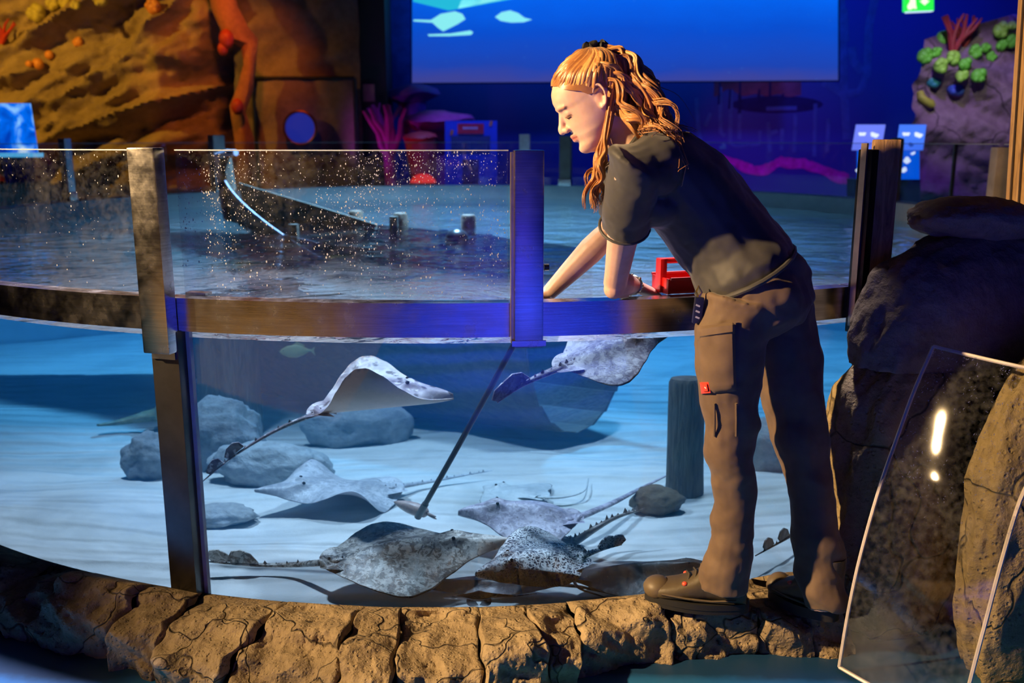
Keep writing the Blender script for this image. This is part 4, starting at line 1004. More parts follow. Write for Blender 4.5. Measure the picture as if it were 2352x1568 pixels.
# wavy lengths falling from the back of the head over the shoulder and back
def hairpx(x, y, Y): return pp(x, y, Y)
def wavy(starts, endp, sag, amp, turns, n, spread, r0, r1):
    """a wavy lock: n thin strands around one guide"""
    ph = HR.uniform(0, 6.28); tone = HR.random()
    for q_ in range(n):
        off = Vector((HR.uniform(-1, 1), HR.uniform(-1, 1), HR.uniform(-1, 1))) * spread; st = [p + off * .5 for p in starts]; s0 = starts[-1]; N = 9; dph = HR.uniform(-.35, .35)
        ax = (endp - s0).normalized(); e1 = ax.orthogonal().normalized(); e2 = ax.cross(e1)
        stop = HR.uniform(.82, 1.06)
        for q in range(1, N + 1):
            u = q / N * stop; p = s0.lerp(endp, u); p.z -= sag * math.sin(min(1, u) * math.pi)
            p += (e1 * math.sin(u * turns * 6.28 + ph + dph) + e2 * math.cos(u * turns * 6.28 + ph + dph) * .7) * amp * min(1, u * 3) + off * (1 - .45 * u)
            st.append(p)
        lock(st, HR.uniform(r0, r1), True, flat=1.7, tone=tone)
GB = [(1566, 336), (1560, 316), (1556, 352), (1548, 300), (1536, 366), (1524, 388), (1545, 330), (1518, 350), (1512, 378), (1500, 318), (1530, 298), (1552, 344), (1505, 352), (1528, 358), (1490, 300), (1515, 290), (1480, 330), (1497, 372), (1540, 316), (1530, 334)]
for k in range(46):
    ex, ey = GB[k % len(GB)]; ex += HR.uniform(-10, 8); ey += HR.uniform(-9, 9); v = k / 45
    Y0 = 2.07 + .36 * HR.random(); sd = 1 if Y0 < 2.26 else -1
    if HR.random() < .4: st = [HT - HF * HR.uniform(0, .012) + HS * sd * HR.uniform(0, .014), H(-.086, .188, sd * HR.uniform(0, .03)), H(-.118, .150, sd * HR.uniform(0, .055))]
    else:
        a = sd * HR.uniform(1.7, 3.1); h = HR.uniform(.06, .20); st = [skull(h, a, .004), skull(h - .012, a, .014) - HF * .010]
    wavy(st, hairpx(ex, ey, 2.24 + (Y0 - 2.24) * .85), HR.uniform(-.035, .02), HR.uniform(.010, .019), HR.uniform(1.3, 2.3), 11, .007, .0011, .0026)
for k in range(15):
    ex, ey = HR.choice([(1345, 480), (1352, 472), (1362, 484), (1372, 455), (1384, 440), (1340, 442), (1366, 470), (1378, 472)]); ex += HR.uniform(-5, 5); ey += HR.uniform(-8, 4)
    Y = HR.uniform(2.17, 2.33); sd = 1 if Y < 2.26 else -1
    st = [skull(HR.uniform(.05, .12), sd * HR.uniform(1.72, 1.95), .005), hairpx(1394 + HR.uniform(-8, 10), 300 + HR.uniform(-10, 14), Y), hairpx(1380 + HR.uniform(-10, 12), 345 + HR.uniform(-8, 8), Y)]
    wavy(st, hairpx(ex, ey, Y), 0, HR.uniform(.007, .012), HR.uniform(1.2, 2.0), 10, .006, .0010, .0024)
# fly-away strands
for k in range(9):
    p = skull(HR.uniform(.12, .2), HR.choice([-1, 1]) * HR.uniform(2.2, 3.1), .006); e = hairpx(HR.uniform(1530, 1600), HR.uniform(262, 330), HR.uniform(2.2, 2.32)); st = [p, p.lerp(e, .4) + Vector((0, 0, .02 * HR.random())), p.lerp(e, .75) + Vector((0, 0, .03 * HR.random())), e]
    lock(st, .0009, flat=1)
hair = sub(hb, 'hair', M_hair.mat, keeper, angle=0)
at = hair.data.attributes.new('lock', 'FLOAT', 'POINT'); at.data.foreach_set('value', lockv)
m = MB(); base = HT + HU * .004 - HF * .004
tp = []
for k in range(25):
    a = 2 * math.pi * k / 24; wob = 1 + .22 * math.sin(a * 7)
    tp.append(base + HS * (.021 * wob * math.cos(a)) + (HF * .75 + HU * .3).normalized() * (.021 * wob * math.sin(a)) + HU * (.004 * math.cos(a * 5)))
m.tube(tp, [.0085 + .0025 * math.sin(k * 2.1) for k in range(25)], 10, caps=False); sub(m, 'hair_tie', simple('black_scrunchie', (.02, .02, .018), .7, bump=.5, bscale=120, bdist=.004), keeper)
# ================================================================== red tote on the rail
Tc = at_rim(1612, 680, -.075); tt = rim_t(Tc); nn = En(tt); tg = Vector((-nn.y, nn.x, 0)); tz = ZR1 + .001
tote = thing('feeding_tote', Vector((Tc.x, Tc.y, tz)), 'bright red plastic tote with a ridged handle set on the rail by the hand', 'tote')
M_redp = simple('red_plastic', (.72, .012, .010), .35, var=.08)
def TQ(a, o_, z): return Vector((Tc.x, Tc.y, tz)) + tg * a + nn * o_ + Vector((0, 0, z))
LW, LD = .125, .055
m = MB(); m.poly([TQ(-LW * .92, -LD * .8, 0), TQ(LW * .92, -LD * .8, 0), TQ(LW * .92, LD * .8, 0), TQ(-LW * .92, LD * .8, 0)], (0, 0, 1), .004); child(m, 'tray_floor', M_redp, tote, smooth=False)
for o_ in (-1, 1):
    m = MB(); m.add([TQ(-LW, o_ * LD * .8, 0), TQ(LW, o_ * LD * .8, 0), TQ(LW, o_ * LD, .042), TQ(-LW, o_ * LD, .042), TQ(-LW, o_ * (LD * .8 - .004), 0), TQ(LW, o_ * (LD * .8 - .004), 0), TQ(LW, o_ * (LD - .004), .042), TQ(-LW, o_ * (LD - .004), .042)],
          [(0, 1, 2, 3), (7, 6, 5, 4), (3, 2, 6, 7), (0, 4, 5, 1), (0, 3, 7, 4), (1, 5, 6, 2)]); child(m, 'tray_side', M_redp, tote, smooth=False)
    m = MB(); m.tube([TQ(-LW, o_ * (LD + .002), .042), TQ(LW, o_ * (LD + .002), .042)], .004, 8); child(m, 'tray_lip', M_redp, tote)
rotT = Matrix((tg, nn, Vector((0, 0, 1)))).transposed()
for a in (-1, 1):
    m = MB(); m.bbox(TQ(a * LW, 0, .045), (.020, .03, .092), .004, rotT); child(m, 'end_upright', M_redp, tote)
    m = MB(); m.bbox(TQ(a * LW, 0, .02), (.006, LD * 1.8, .042), .002, rotT); child(m, 'end_panel', M_redp, tote)
m = MB(); m.tube([TQ(-LW, 0, .084), TQ(LW, 0, .084)], .008, 12); hnd = child(m, 'handle', M_redp, tote)
for k in range(14):
    m = MB(); a = -.075 + k * .0115; m.tube([TQ(a, 0, .084), TQ(a + .006, 0, .084)], .0095, 10); o = m.build('grip_ridge', simple('dark_red_grip', (.10, .012, .02), .5), hnd, base=tote.location); o.location = (0, 0, 0)
# ================================================================== far side of the tank: posts and guard glass
HWD_ = {}          # half width of each post in degrees of the oval
def far_post(px, top_px, wpx, label, mat, round_top=False, base_off=.05):
    q = at_rim(px, 440, base_off, True); t = rim_t(q); p = E(t, base_off, ZR1 if base_off > 0 else ZW); d = zc(p); hw = wpx * d / FPX / 2
    ztop = (at_y(px, top_px, p.y)).z; ztop = max(ztop, ZR1 + .2)
    n = En(t); tn = Vector((-n.y, n.x, 0)); rot = Matrix((tn, n, Vector((0, 0, 1)))).transposed()
    r = thing('guard_post', p, label, 'post'); m = MB()
    m.bbox(p + Vector((0, 0, (ztop - p.z) / 2)), (hw * 2, hw * 1.6, ztop - p.z), hw * (.6 if round_top else .15), rot); child(m, 'upright', mat, r)
    m = MB(); m.bbox(p - n * hw * .9 + Vector((0, 0, .03)), (hw * 2.2, .01, .06), .002, rot); child(m, 'foot_plate', M_steel, r)
    HWD_[t % 360] = math.degrees((hw - .004) / (E(t + .5, .05) - E(t - .5, .05)).length * rad(1)); return t
M_gwood = simple('greyed_post_wood', (.34, .27, .22), .7, bump=.5, bscale=20, bdist=.01)
M_sl = simple('satin_steel', (.42, .42, .44), .38, .9)
fts = [far_post(160, 318, 22, 'thin steel guard post across the tank in front of the amber rock', M_sl), far_post(505, 310, 30, 'steel guard post across the tank behind the boat bow', M_sl),
       far_post(1205, 308, 24, 'steel guard post across the tank behind the wide near post', M_sl), far_post(1298, 312, 26, 'pale guard post across the tank below the keeper\'s chin', M_gwood),
       far_post(2050, 316, 28, 'round topped wooden guard post between the two lit kiosks', M_gwood, True), far_post(2290, 338, 40, 'square wooden guard post beside the big timber', M_gwood)]
fts = sorted(t % 360 for t in fts)
segs = [fts[-1] - 360 if False else None]
bounds = [fts[0] - 12] + fts + [fts[-1] + 14]
GL = ['guard glass on the pale rim behind the massive leaning timber post', 'guard glass between the square wooden post and the round topped post', 'long guard glass behind the keeper from the round topped post to the pale post', 'narrow guard glass between the pale guard post and the steel post beside it', 'long guard glass behind the boat and the stakes in front of the blue sign', 'guard glass in front of the amber rock between two steel guard posts', 'guard glass beside the tilted blue screen across the tank']
for gl_, (a, b_) in zip(GL, zip(bounds, bounds[1:])):
    r = thing('far_guard_glass', E((a + b_) / 2, .05, ZR1), gl_, 'glass panel', 'guard glass across the tank')
    a, b_ = a + HWD_.get(a, .3), b_ - HWD_.get(b_, .3)
    m = MB(); arc_box(m, a, b_, .045, .055, ZR1, ZG, 24); child(m, 'pane', clear_pane('far_glass', (.90, .93, .97), 1.45, .02), r, angle=30)
    m = MB(); arc_box(m, a, b_, .044, .056, ZG, ZG + .004, 24); child(m, 'top_edge', M_gedge, r, angle=30)
q = at_rim(2185, 440, .05, True); tq = rim_t(q); m = MB(); arc_box(m, tq - .12, tq + .12, .04, .06, ZR1, ZG, 1); child(m, 'seam_strip', simple('black_seam', (.01, .01, .012), .5), bpy.data.objects['far_guard_glass.001'])
# ================================================================== projection screen
YS = 10.7
ms = NT('projected_sea'); g = ms.n('TexCoord').outputs['Generated']; sp = ms.n('SeparateXYZ'); ms.put(sp.inputs[0], g)
nz = ms.noise(3.0, 4, .6, g); v = ms.math('ADD', sp.outputs[2], ms.math('MULTIPLY', ms.math('SUBTRACT', nz, .5), .22))
colr = ms.ramp(v, [(0.02, (.045, .055, .30)), (.12, (.012, .055, .42)), (.35, (.002, .075, .60)), (.62, (.0, .14, .92)), (.9, (.0, .30, 1.0))])
spk = ms.ramp(ms.voro(26, g), [(.03, 1.0), (.06, 0.0)]); colr = ms.mix(ms.math('MULTIPLY', spk, .25), colr, (.1, .5, 1.0))
ms.set(Base_Color=(.02, .02, .03), Roughness=.8, Emission_Color=colr, Emission_Strength=1.0)
pj = [at_y(x, y, YS) for x, y in ((945, 192), (1926, 186), (1926, -160), (945, -160))]
scr = thing('projection_screen', (pj[0] + pj[1]) / 2, 'large hanging screen glowing with a blue underwater film of rays', 'screen')
m = MB(); m.poly(pj, (0, 1, 0), .03); child(m, 'screen_sheet', ms.mat, scr, smooth=False)
M_blk = simple('black_frame', (.008, .008, .01), .6)
for i in range(4):
    a, b_ = pj[i], pj[(i + 1) % 4]; m = MB(); m.tube([a + Vector((0, -.01, 0)), b_ + Vector((0, -.01, 0))], .008, 4); child(m, 'frame_bar', M_blk, scr)
M_cy = glow('film_pale_cyan', (.25, .85, .85), 1.0); M_cy2 = glow('film_cyan', (.02, .55, .75), .9)
def film(pts, mat, name='film_ray'):
    m = MB(); m.poly([at_y(x, y, YS - .004) for x, y in pts], (0, -1, 0), .003); child(m, name, mat, scr, smooth=False)
film([(949, -60), (1180, -60), (1175, -2), (1100, 12), (1055, 20), (1030, 24), (990, 14), (949, 4)], M_cy2)
film([(1052, 20), (1120, 6), (1180, -4), (1185, -14), (1100, -20), (1060, 0)], M_cy)
film([(950, 45), (990, 46), (1012, 32), (1045, 26), (1062, 32), (1069, 44), (1050, 56), (1018, 72), (1006, 64), (993, 52), (950, 49)], M_cy)
film([(1137, 39), (1152, 28), (1172, 24), (1190, 30), (1205, 41), (1222, 45), (1203, 51), (1175, 52), (1150, 48)], M_cy)
film([(982, 79), (1035, 77), (1080, 70), (1087, 74), (1082, 80), (1030, 83), (985, 83)], M_cy)
# ================================================================== mural on the back wall (painted shapes)
def mural(paths, mat, r, name='mural_paint'):
    for path in paths:
        m = MB(); P = [at_y(x, y, YB - .004) for x, y in path]; rr = r * YB / FPX
        m.tube(P, [(.003, rr)] * len(P), 8, up=(0, 1, 0)); o = m.build(name, mat, W_back); 
M_mc = simple('mural_coral_blue', (.07, .20, .42), .8); M_mc2 = simple('mural_deep_blue', (.012, .02, .12), .8)
mural([[(1945, 320), (1938, 200), (1935, 60), (1930, -20)], [(1945, 215), (1975, 210), (1992, 170), (1996, 60), (2015, -30)], [(1956, 108), (1960, 140), (1980, 165)], [(1937, 215), (1905, 195), (1890, 188)]], M_mc, 9)
mural([[(1942, 20), (1946, 95)], [(1600, 225), (1604, 300), (1612, 340)], [(1633, 260), (1620, 290)], [(1655, 200), (1655, 305), (1665, 312)], [(1680, 205), (1676, 330), (1690, 336), (1745, 330), (1745, 300)], [(1700, 260), (1698, 320)], [(1765, 280), (1768, 350)], [(1768, 308), (1785, 300)], [(1797, 295), (1795, 345)], [(1827, 262), (1824, 350)], [(1873, 238), (1870, 360)], [(1903, 272), (1900, 350)], [(1760, 250), (1830, 248)]], M_mc, 4.5)
mural([[(1654, 190), (1652, 240)], [(1679, 205), (1676, 250)], [(1700, 188), (1698, 260)], [(1744, 205), (1742, 230)], [(1769, 188), (1768, 230)], [(1800, 215), (1790, 235)]], M_mc2, 3.5)
M_pink = simple('mural_pink', (.85, .04, .48), .8, var=.4, vscale=12)
def band(top, dep, mat, name):
    m = MB(); vs = []; n = 60
    for i in range(n + 1):
        u = i / n; k = u * (len(top) - 1); j = min(len(top) - 2, int(k)); x = top[j][0] + (top[j + 1][0] - top[j][0]) * (k - j); y = top[j][1] + (top[j + 1][1] - top[j][1]) * (k - j)
        vs += [at_y(x, y + 5 * mn.noise(Vector((x * .11, 3, 1))), YB - .006), at_y(x, y + dep * (.7 + .5 * mn.noise(Vector((x * .02, 1, 7)))), YB - .006)]
    m.add(vs, [(2 * i, 2 * i + 1, 2 * i + 3, 2 * i + 2) for i in range(n)]); m.build(name, mat, W_back)
band([(1560, 335), (1640, 350), (1700, 368), (1740, 382), (1765, 375), (1790, 360), (1850, 365), (1905, 385), (1950, 400)], 34, M_pink, 'mural_reef')
spot('magenta_reef_fill', (2.6, 9.6, .6), (3.1, 11.5, 1.0), 26, (1.0, .04, .55), 70, .8, .05)  # added fill light, brings out the pink of the painted reef band
M_or = simple('mural_dusk_orange', (.22, .10, .12), .8, var=.5, vscale=3)
band([(1640, 186), (1700, 186), (1760, 186), (1840, 188)], 46, M_or, 'mural_dusk')
m = MB(); m.ball(at_y(1785, 240, YB), (.55, .004, .10), 20, 10); m.build('mural_hull', M_mc2, W_back)
m = MB(); m.box(at_y(912, 60, 11.2), (.30, .06, 3.4)); struct(m.build('trim_1', simple('blue_wall_panel', (.05, .12, .4), .6), smooth=False))
m = MB(); m.box(at_y(852, 60, 10.3) , (.36, .5, 4.0)); m.v = [(a, b_, max(.0, min(4.0, c_))) for a, b_, c_ in m.v]; struct(m.build('trim_2', simple('black_column', (.012, .01, .012), .7), smooth=False))
# ================================================================== rock faces
M_rk = rockmat('amber_faux_rock', (.12, .08, .04), (.36, .27, .14), (.55, .43, .24), 1.1, 1.0, crack=False)
M_rk2 = rockmat('brown_faux_rock', (.10, .07, .05), (.26, .19, .13), (.36, .28, .2), 1.8, .6, crack=False)
def rock_sheet(name, label, px0, px1, py0, py1, Y, depth, mat, seed, lean=0.0, nu=90, nv=60, shear=1.0, edge=None):
    a, b_ = at_y(px0, py1, Y), at_y(px1, py1, Y); z1 = at_y(px0, py0, Y).z; z0 = 0.0
    m = MB()
    def fn(i, j):
        x = a.x + (b_.x - a.x) * i; z = z0 + (z1 - z0) * j
        u = x * .75 + z * shear; w_ = z * .9 - x * shear * .5
        d = fbm((u * .5 + seed, w_ * 1.5, seed), 4) * .5 + .16 * fbm((u * 2.6, w_ * 5.0, seed + 3), 5) + .42 * (1 - abs(mn.noise(Vector((u * .55, w_ * 2.3, seed + 9))) * 1.6 + .25 * mn.noise(Vector((u * 2, w_ * 5, 1))))) ** 2
        vv = mn.voronoi(Vector((u * .8 + seed, w_ * 2.2, seed)))[0]; d += .35 * (vv[1] - vv[0])
        e = edge(i, j) if edge else 0
        return Vector((x, Y - depth * d + lean * z + e, z))
    m.grid(fn, nu, nv)
    m.grid(lambda i, j: Vector((a.x + (b_.x - a.x) * i, Y + .9, z0 + (z1 - z0) * j)), 1, 1)
    n = (nu + 1)
    o = m.build(name, mat, base=Vector(((a.x + b_.x) / 2, Y, 0)), angle=80); return tag(o, label, 'rock face')
rock_sheet('amber_cliff', 'tall amber lit faux rock face with slanting folds', -520, 572, -160, 480, 9.85, .7, M_rk, 2, -.10, 230, 140, edge=lambda i, j: .45 * max(0, i - .86) / .14)
rock_sheet('brown_cliff', 'brown faux rock face with a door outline and blue porthole', 564, 840, -160, 480, 9.9, .22, M_rk2, 8, 0, 50, 60, .4)
crest = thing('rock_crest', at_y(560, 400, 9.4), 'narrow bright orange rock crest between amber face and brown face', 'rock crest')
m = MB(); pts = [at_y(x, y, 9.25) for x, y in ((505, -60), (520, 20), (540, 70), (568, 105), (574, 150), (562, 200), (550, 250), (556, 320), (570, 420))]
m.tube([p + Vector((0, .1 * mn.noise(p * 3), 0)) for p in pts], [.10, .12, .13, .10, .09, .09, .07, .08, .1], 12)
for v in range(len(m.v)): p = Vector(m.v[v]); m.v[v] = tuple(p + Vector((fbm(p * 4), fbm(p * 4 + Vector((5, 0, 0))), fbm(p * 4 + Vector((0, 7, 0))))) * .06)
child(m, 'ridge', rockmat('orange_faux_rock', (.2, .07, .03), (.5, .22, .08), (.62, .30, .12), 3, .7, crack=False), crest)
for px, py, r_ in ((520, 90, .07), (512, 112, .05), (545, 245, .06)):
    m = MB(); m.ball(at_y(px, py, 9.1), (r_, r_, r_ * 1.3), 12, 8); child(m, 'coral_knob', simple('red_knob', (.5, .06, .02), .5), crest)
# door in the brown face
door = thing('rock_door', at_y(710, 470, 9.62), 'rock textured service door with a round blue porthole', 'door'); door.location.z = 0
D0, D1 = at_y(582, 180, 9.62), at_y(815, 180, 9.62)
m = MB(); 
def dfn(i, j): 
    x = D0.x + (D1.x - D0.x) * i; z = .02 + (D0.z - .02) * j; return Vector((x, 9.62 - .06 * fbm((x * 2, z * 2, 5), 4), z))
m.grid(dfn, 30, 36); child(m, 'leaf', M_rk2, door, angle=80)
for p, q in ((Vector((D0.x, 9.6, 0)), Vector((D0.x, 9.6, D0.z))), (Vector((D0.x, 9.6, D0.z)), Vector((D1.x, 9.6, D0.z))), (Vector((D1.x, 9.6, 0)), Vector((D1.x, 9.6, D0.z)))):
    m = MB(); m.tube([p, q], .022, 6); child(m, 'gap', M_blk, door)
pc = at_y(690, 294, 9.5)
m = MB(); m.lathe([(0.001, 0), (.150, 0), (.150, .02)], pc, 32, Matrix.Rotation(rad(90), 3, 'X')); tag(child(m, 'porthole', glow('porthole_blue', (.015, .03, .42), .55), door), 'glowing deep blue porthole')
m = MB(); m.tube([pc + Vector((.158 * math.cos(k * .2618), -.02, .190 * math.sin(k * .2618) * .85)) for k in range(25)], .014, 8); child(m, 'porthole_rim', simple('copper_rim', (.2, .06, .05), .4, .8), door)
m = MB(); m.box(at_y(847, 213, 9.9), (.12, .02, .17)); nb_ = m.build('notice_board', simple('dim_notice', (.16, .13, .11), .6), smooth=False); tag(nb_, 'small dim notice board on the black column', 'notice board')
# corals on the amber rock
M_ocor = simple('orange_coral', (.85, .33, .06), .45, bump=.3, bscale=50); M_ycor = simple('yellow_green_coral', (.55, .50, .10), .6, bump=.4, bscale=50); M_rcor = simple('red_coral', (.62, .05, .02), .55, bump=.4, bscale=40)
def coral_ball(px, py, wpx, Y, mat, label, cat='coral', group=None, lob=5, seed=0):
    c0 = at_y(px, py, Y); r_ = wpx * Y / FPX / 2; o = thing('coral', c0, label, cat, group); rr = random.Random(seed + int(px))
    m = MB(); m.ball(c0, (r_, r_ * .8, r_), 14, 10); child(m, 'head', mat, o)
    for k in range(lob):
        a = rr.random() * 6.28; q = c0 + Vector((math.cos(a) * r_ * .6, -r_ * .35, math.sin(a) * r_ * .6)); m = MB(); m.ball(q, r_ * rr.uniform(.42, .62), 10, 7); child(m, 'lobe', mat, o)
    return o
def surfY(px, py, tree, dflt):
    d = ray(px, py).normalized(); h_ = tree.ray_cast(CAMP, d)[0]; return h_.y if h_ else dflt
def world_bvh(o): return BVHTree.FromPolygons([o.matrix_world @ v.co if False else (v.co + o.location) for v in o.data.vertices], [p.vertices[:] for p in o.data.polygons])
rkA = world_bvh(bpy.data.objects['amber_cliff'])
for px, py, w_, l in ((67, 147, 16, 'smallest of three glossy orange coral balls, beside the largest'), (87, 147, 26, 'largest of three glossy orange coral balls on the amber rock'), (113, 126, 20, 'glossy orange coral ball set a little above the other two')): coral_ball(px, py, w_, surfY(px, py, rkA, 9.3) - .03, M_ocor, l, group='orange coral balls', lob=0)
coral_ball(352, 16, 32, surfY(352, 16, rkA, 9.3) - .05, M_ocor, 'lone lumpy orange coral high on the amber rock'); coral_ball(180, 97, 22, surfY(180, 97, rkA, 9.3) - .02, M_ocor, 'dull orange coral in the middle of the amber rock')
for px, py, w_ in ((85, 30, 36), (122, 10, 26), (150, 8, 26), (175, 12, 20), (232, 0, 30)): coral_ball(px, py, w_, surfY(px, py, rkA, 9.3) - .05, M_ycor, 'yellow green coral tuft along the top of the amber rock', group='yellow green coral tufts', lob=9)
def branch_coral(px, py, hpx, Y, mat, label, seed, foot=False):
    b0 = at_y(px, py, Y); H_ = hpx * Y / FPX; o = thing('branch_coral', Vector((b0.x, b0.y, 0)) if foot else b0, label, 'coral'); rr = random.Random(seed)
    if foot: m = MB(); m.tube([Vector((b0.x, b0.y, 0)), Vector((b0.x + .03, b0.y, b0.z * .5)), b0 + Vector((0, 0, .04))], [H_ * .2, H_ * .13, H_ * .11], 10); child(m, 'stalk', mat, o)
    for k in range(7):
        a = rr.uniform(-.7, .7); m = MB(); p = b0.copy(); pts = [p]
        for q in range(4): p = p + Vector((math.sin(a) * H_ * .26, -.02 * rr.random(), math.cos(a) * H_ * .26)); a += rr.uniform(-.35, .35); pts.append(p)
        m.tube(pts, [H_ * .09, H_ * .075, H_ * .06, H_ * .05, H_ * .03], 8); child(m, 'branch', mat, o)
branch_coral(4, 100, 55, surfY(4, 100, rkA, 9.2) - .07, M_rcor, 'red branching coral at the edge of the amber rock', 4)
# ================================================================== table corals lit red and violet
M_tab = simple('magenta_coral', (.45, .03, .22), .6, bump=.4, bscale=20); M_tab2 = simple('violet_coral', (.22, .06, .30), .6, bump=.4, bscale=20); M_tred = simple('scarlet_coral', (.6, .04, .05), .6, bump=.4, bscale=20)
def table_coral(px, py, wpx, thpx, Y, mat, label, stalk=None):
    c0 = at_y(px, py, Y); r_ = wpx * Y / FPX / 2; h_ = thpx * Y / FPX; base = Vector((c0.x, c0.y, 0)) if stalk is None else stalk; o = thing('table_coral', base, label, 'coral')
    m = MB(); m.lathe([(.01, -h_ * .5), (r_ * .55, -h_ * .42), (r_ * .95, -h_ * .1), (r_, 0), (r_ * .9, h_ * .25), (r_ * .5, h_ * .48), (.01, h_ * .55)], c0, 28)
    for v in range(len(m.v)): p = Vector(m.v[v]); m.v[v] = tuple(p + Vector((0, 0, .05 * fbm(p * 2.5))))
    child(m, 'plate', mat, o)
    m = MB(); m.tube([base, base.lerp(c0, .5) + Vector((.06, 0, 0)), c0], [.13, .09, .16], 12); child(m, 'stalk', mat, o)
table_coral(945, 219, 130, 38, 10.4, M_tab2, 'high violet table coral beside the projection screen'); table_coral(1005, 280, 170, 44, 9.9, M_tab, 'wide magenta table coral behind the blue sign'); table_coral(965, 318, 80, 26, 9.5, M_tred, 'small scarlet table coral under the wide one')
branch_coral(893, 360, 110, 9.6, M_tab, 'magenta branching coral beside the table corals', 9, True); branch_coral(885, 300, 60, 9.9, M_tab2, 'violet branching coral at the foot of the black column', 13, True)
spot('red_coral_lamp', (-1.5, 8.9, .75), (-.9, 9.8, 1.5), 4, (1.0, .03, .10), 70, .7, .05)
spot('violet_coral_lamp', (-1.6, 9.2, 1.0), (-.9, 10.4, 2.0), 6, (.5, .05, 1.0), 80, .7, .05)
q = at_rim(972, 428, .32, True); rd = thing('red_dome_light', Vector((q.x, q.y, 0)), 'glowing red dome on a black stand behind the rim by the blue sign', 'lamp')
m = MB(); m.lathe([(.11, 0), (.11, .02), (.05, .03), (.05, ZR1 - .02), (.12, ZR1)], (q.x, q.y, 0), 20); child(m, 'stand', M_blk, rd)
m = MB(); m.lathe([(.12, 0), (.115, .03), (.09, .065), (.05, .088), (.005, .095)], (q.x, q.y, ZR1), 20); child(m, 'dome', glow('red_dome', (1.0, .04, .02), .9), rd)
m = MB(); m.lathe([(.13, 0), (.13, .012), (.12, .014)], (q.x, q.y, ZR1), 20); child(m, 'base_ring', M_blk, rd)
# ================================================================== signs
def panel(root, pts, Yd, mat, name, th=.02):
    m = MB(); m.poly([at_y(x, y, Yd) for x, y in pts], (0, 1, 0), th); return child(m, name, mat, root, smooth=False)
M_sb = simple('sign_blue', (.012, .045, .62), .5, var=.1); M_sd = simple('sign_navy', (.008, .012, .16), .5); M_sr = simple('sign_red', (.55, .01, .06), .5)
sg = thing('info_sign', Vector((at_y(1080, 430, 9.2).x, 9.2, 0)), 'blue information sign with a red heading plate across the tank', 'sign')
panel(sg, [(1022, 700), (1142, 700), (1142, 277), (1022, 277)], 9.2, M_sb, 'board')
panel(sg, [(1036, 352), (1126, 352), (1126, 312), (1036, 312)], 9.195, M_sd, 'text_field', .004)
panel(sg, [(1062, 425), (1100, 425), (1100, 366), (1062, 366)], 9.195, simple('sign_picture', (.10, .03, .12), .5), 'picture', .004)
panel(sg, [(1051, 307), (1111, 307), (1111, 284), (1051, 284)], 9.185, M_sr, 'heading_plate', .008)
for x0, x1 in ((1063, 1068), (1069, 1074), (1075, 1080), (1081, 1086), (1087, 1092), (1093, 1097)):
    panel(sg, [(x0, 297), (x1, 297), (x1, 291), (x0, 291)], 9.183, simple('sign_lettering', (.55, .35, .6), .5), 'heading_letter', .002)
for x, y in ((1127, 283), (1037, 304)): panel(sg, [(x - 4, y + 6), (x + 2, y + 6), (x + 5, y - 5), (x - 1, y - 6)], 9.19, simple('sign_orange', (.6, .16, .05), .5), 'fish_mark', .002)
spot('sign_lamp', (-.4, 8.2, 3.3), (-.4, 9.2, 1.3), 190, (.15, .25, 1.0), 40, .6, .05)
def kiosk(x0, x1, sk, Y, label, seed):
    r = thing('lit_kiosk', Vector((at_y((x0 + x1) / 2, 400, Y).x, Y, 0)), label, 'kiosk', 'lit kiosks'); rr = random.Random(seed)
    up_ = glow('kiosk_lilac_%d' % seed, (.16, .22, .95) if seed == 1 else (.06, .20, .95), 1.05); lo = glow('kiosk_blue', (.0, .12, .85), .85)
    panel(r, [(x0 - sk, 345), (x1 - sk, 345), (x1, 286), (x0, 286)], Y - .05, up_, 'slanted_panel'); panel(r, [(x0 + 12 - sk, 412), (x1 - 8 - sk, 412), (x1 - 8 - sk, 346), (x0 + 12 - sk, 346)], Y, lo, 'front_panel')
    panel(r, [(x0 + 6 - sk, 760), (x1 - 6 - sk, 760), (x1 - 6 - sk, 412), (x0 + 6 - sk, 412)], Y, M_sd, 'pedestal', .2)
    wm = glow('kiosk_white', (.75, .85, 1.0), 1.1)
    for k, (dx, dy, rp) in enumerate(((16, 22, 8), (44, 24, 9), (30, 46, 6), (26, 82, 8), (22, 104, 7), (38, 66, 5))):
        c0 = at_y(x0 + dx - sk * dy / 60, 286 + dy, Y - .075); rm = rp * Y / FPX; m = MB(); m.poly([c0 + Vector((rm * math.cos(a) * (1 + .2 * math.sin(3 * a + k)), 0, rm * math.sin(a) * (.7 + .3 * math.cos(2 * a + k)))) for a in [q * .524 for q in range(12)]], (0, -1, 0), .004); child(m, 'picture_mark', wm if k != 2 else glow('kiosk_deep', (.02, .1, .6), .8), r, smooth=False)
kiosk(1968, 2034, 10, 7.95, 'glowing lilac and blue kiosk next to the timber clad post', 1); kiosk(2068, 2128, 8, 8.0, 'glowing blue kiosk beside the round topped post', 2)
# left touch screen
ks = thing('touch_screen', Vector((at_y(40, 400, 6.6).x, 6.6, 0)), 'tilted bright blue screen on a stand by the amber rock', 'screen')
sm = NT('touch_screen_glow'); c = sm.coord(); sm.set(Base_Color=(.01, .02, .05), Emission_Color=sm.ramp(sm.noise(7, 3, .5, c, .5), [(.35, (.0, .04, .45)), (.52, (.0, .16, .9)), (.62, (.2, .5, 1.0)), (.72, (.7, .85, 1.0))]), Emission_Strength=1.0)
panel(ks, [(-40, 352), (84, 352), (66, 237), (-60, 237)], 6.6, sm.mat, 'display', .03)
panel(ks, [(-38, 361), (92, 361), (92, 351), (-38, 351)], 6.57, glow('screen_lip', (.10, .55, .9), .9), 'lit_lip', .05)
panel(ks, [(0, 760), (60, 760), (60, 361), (0, 361)], 6.62, M_blk, 'stand', .12)
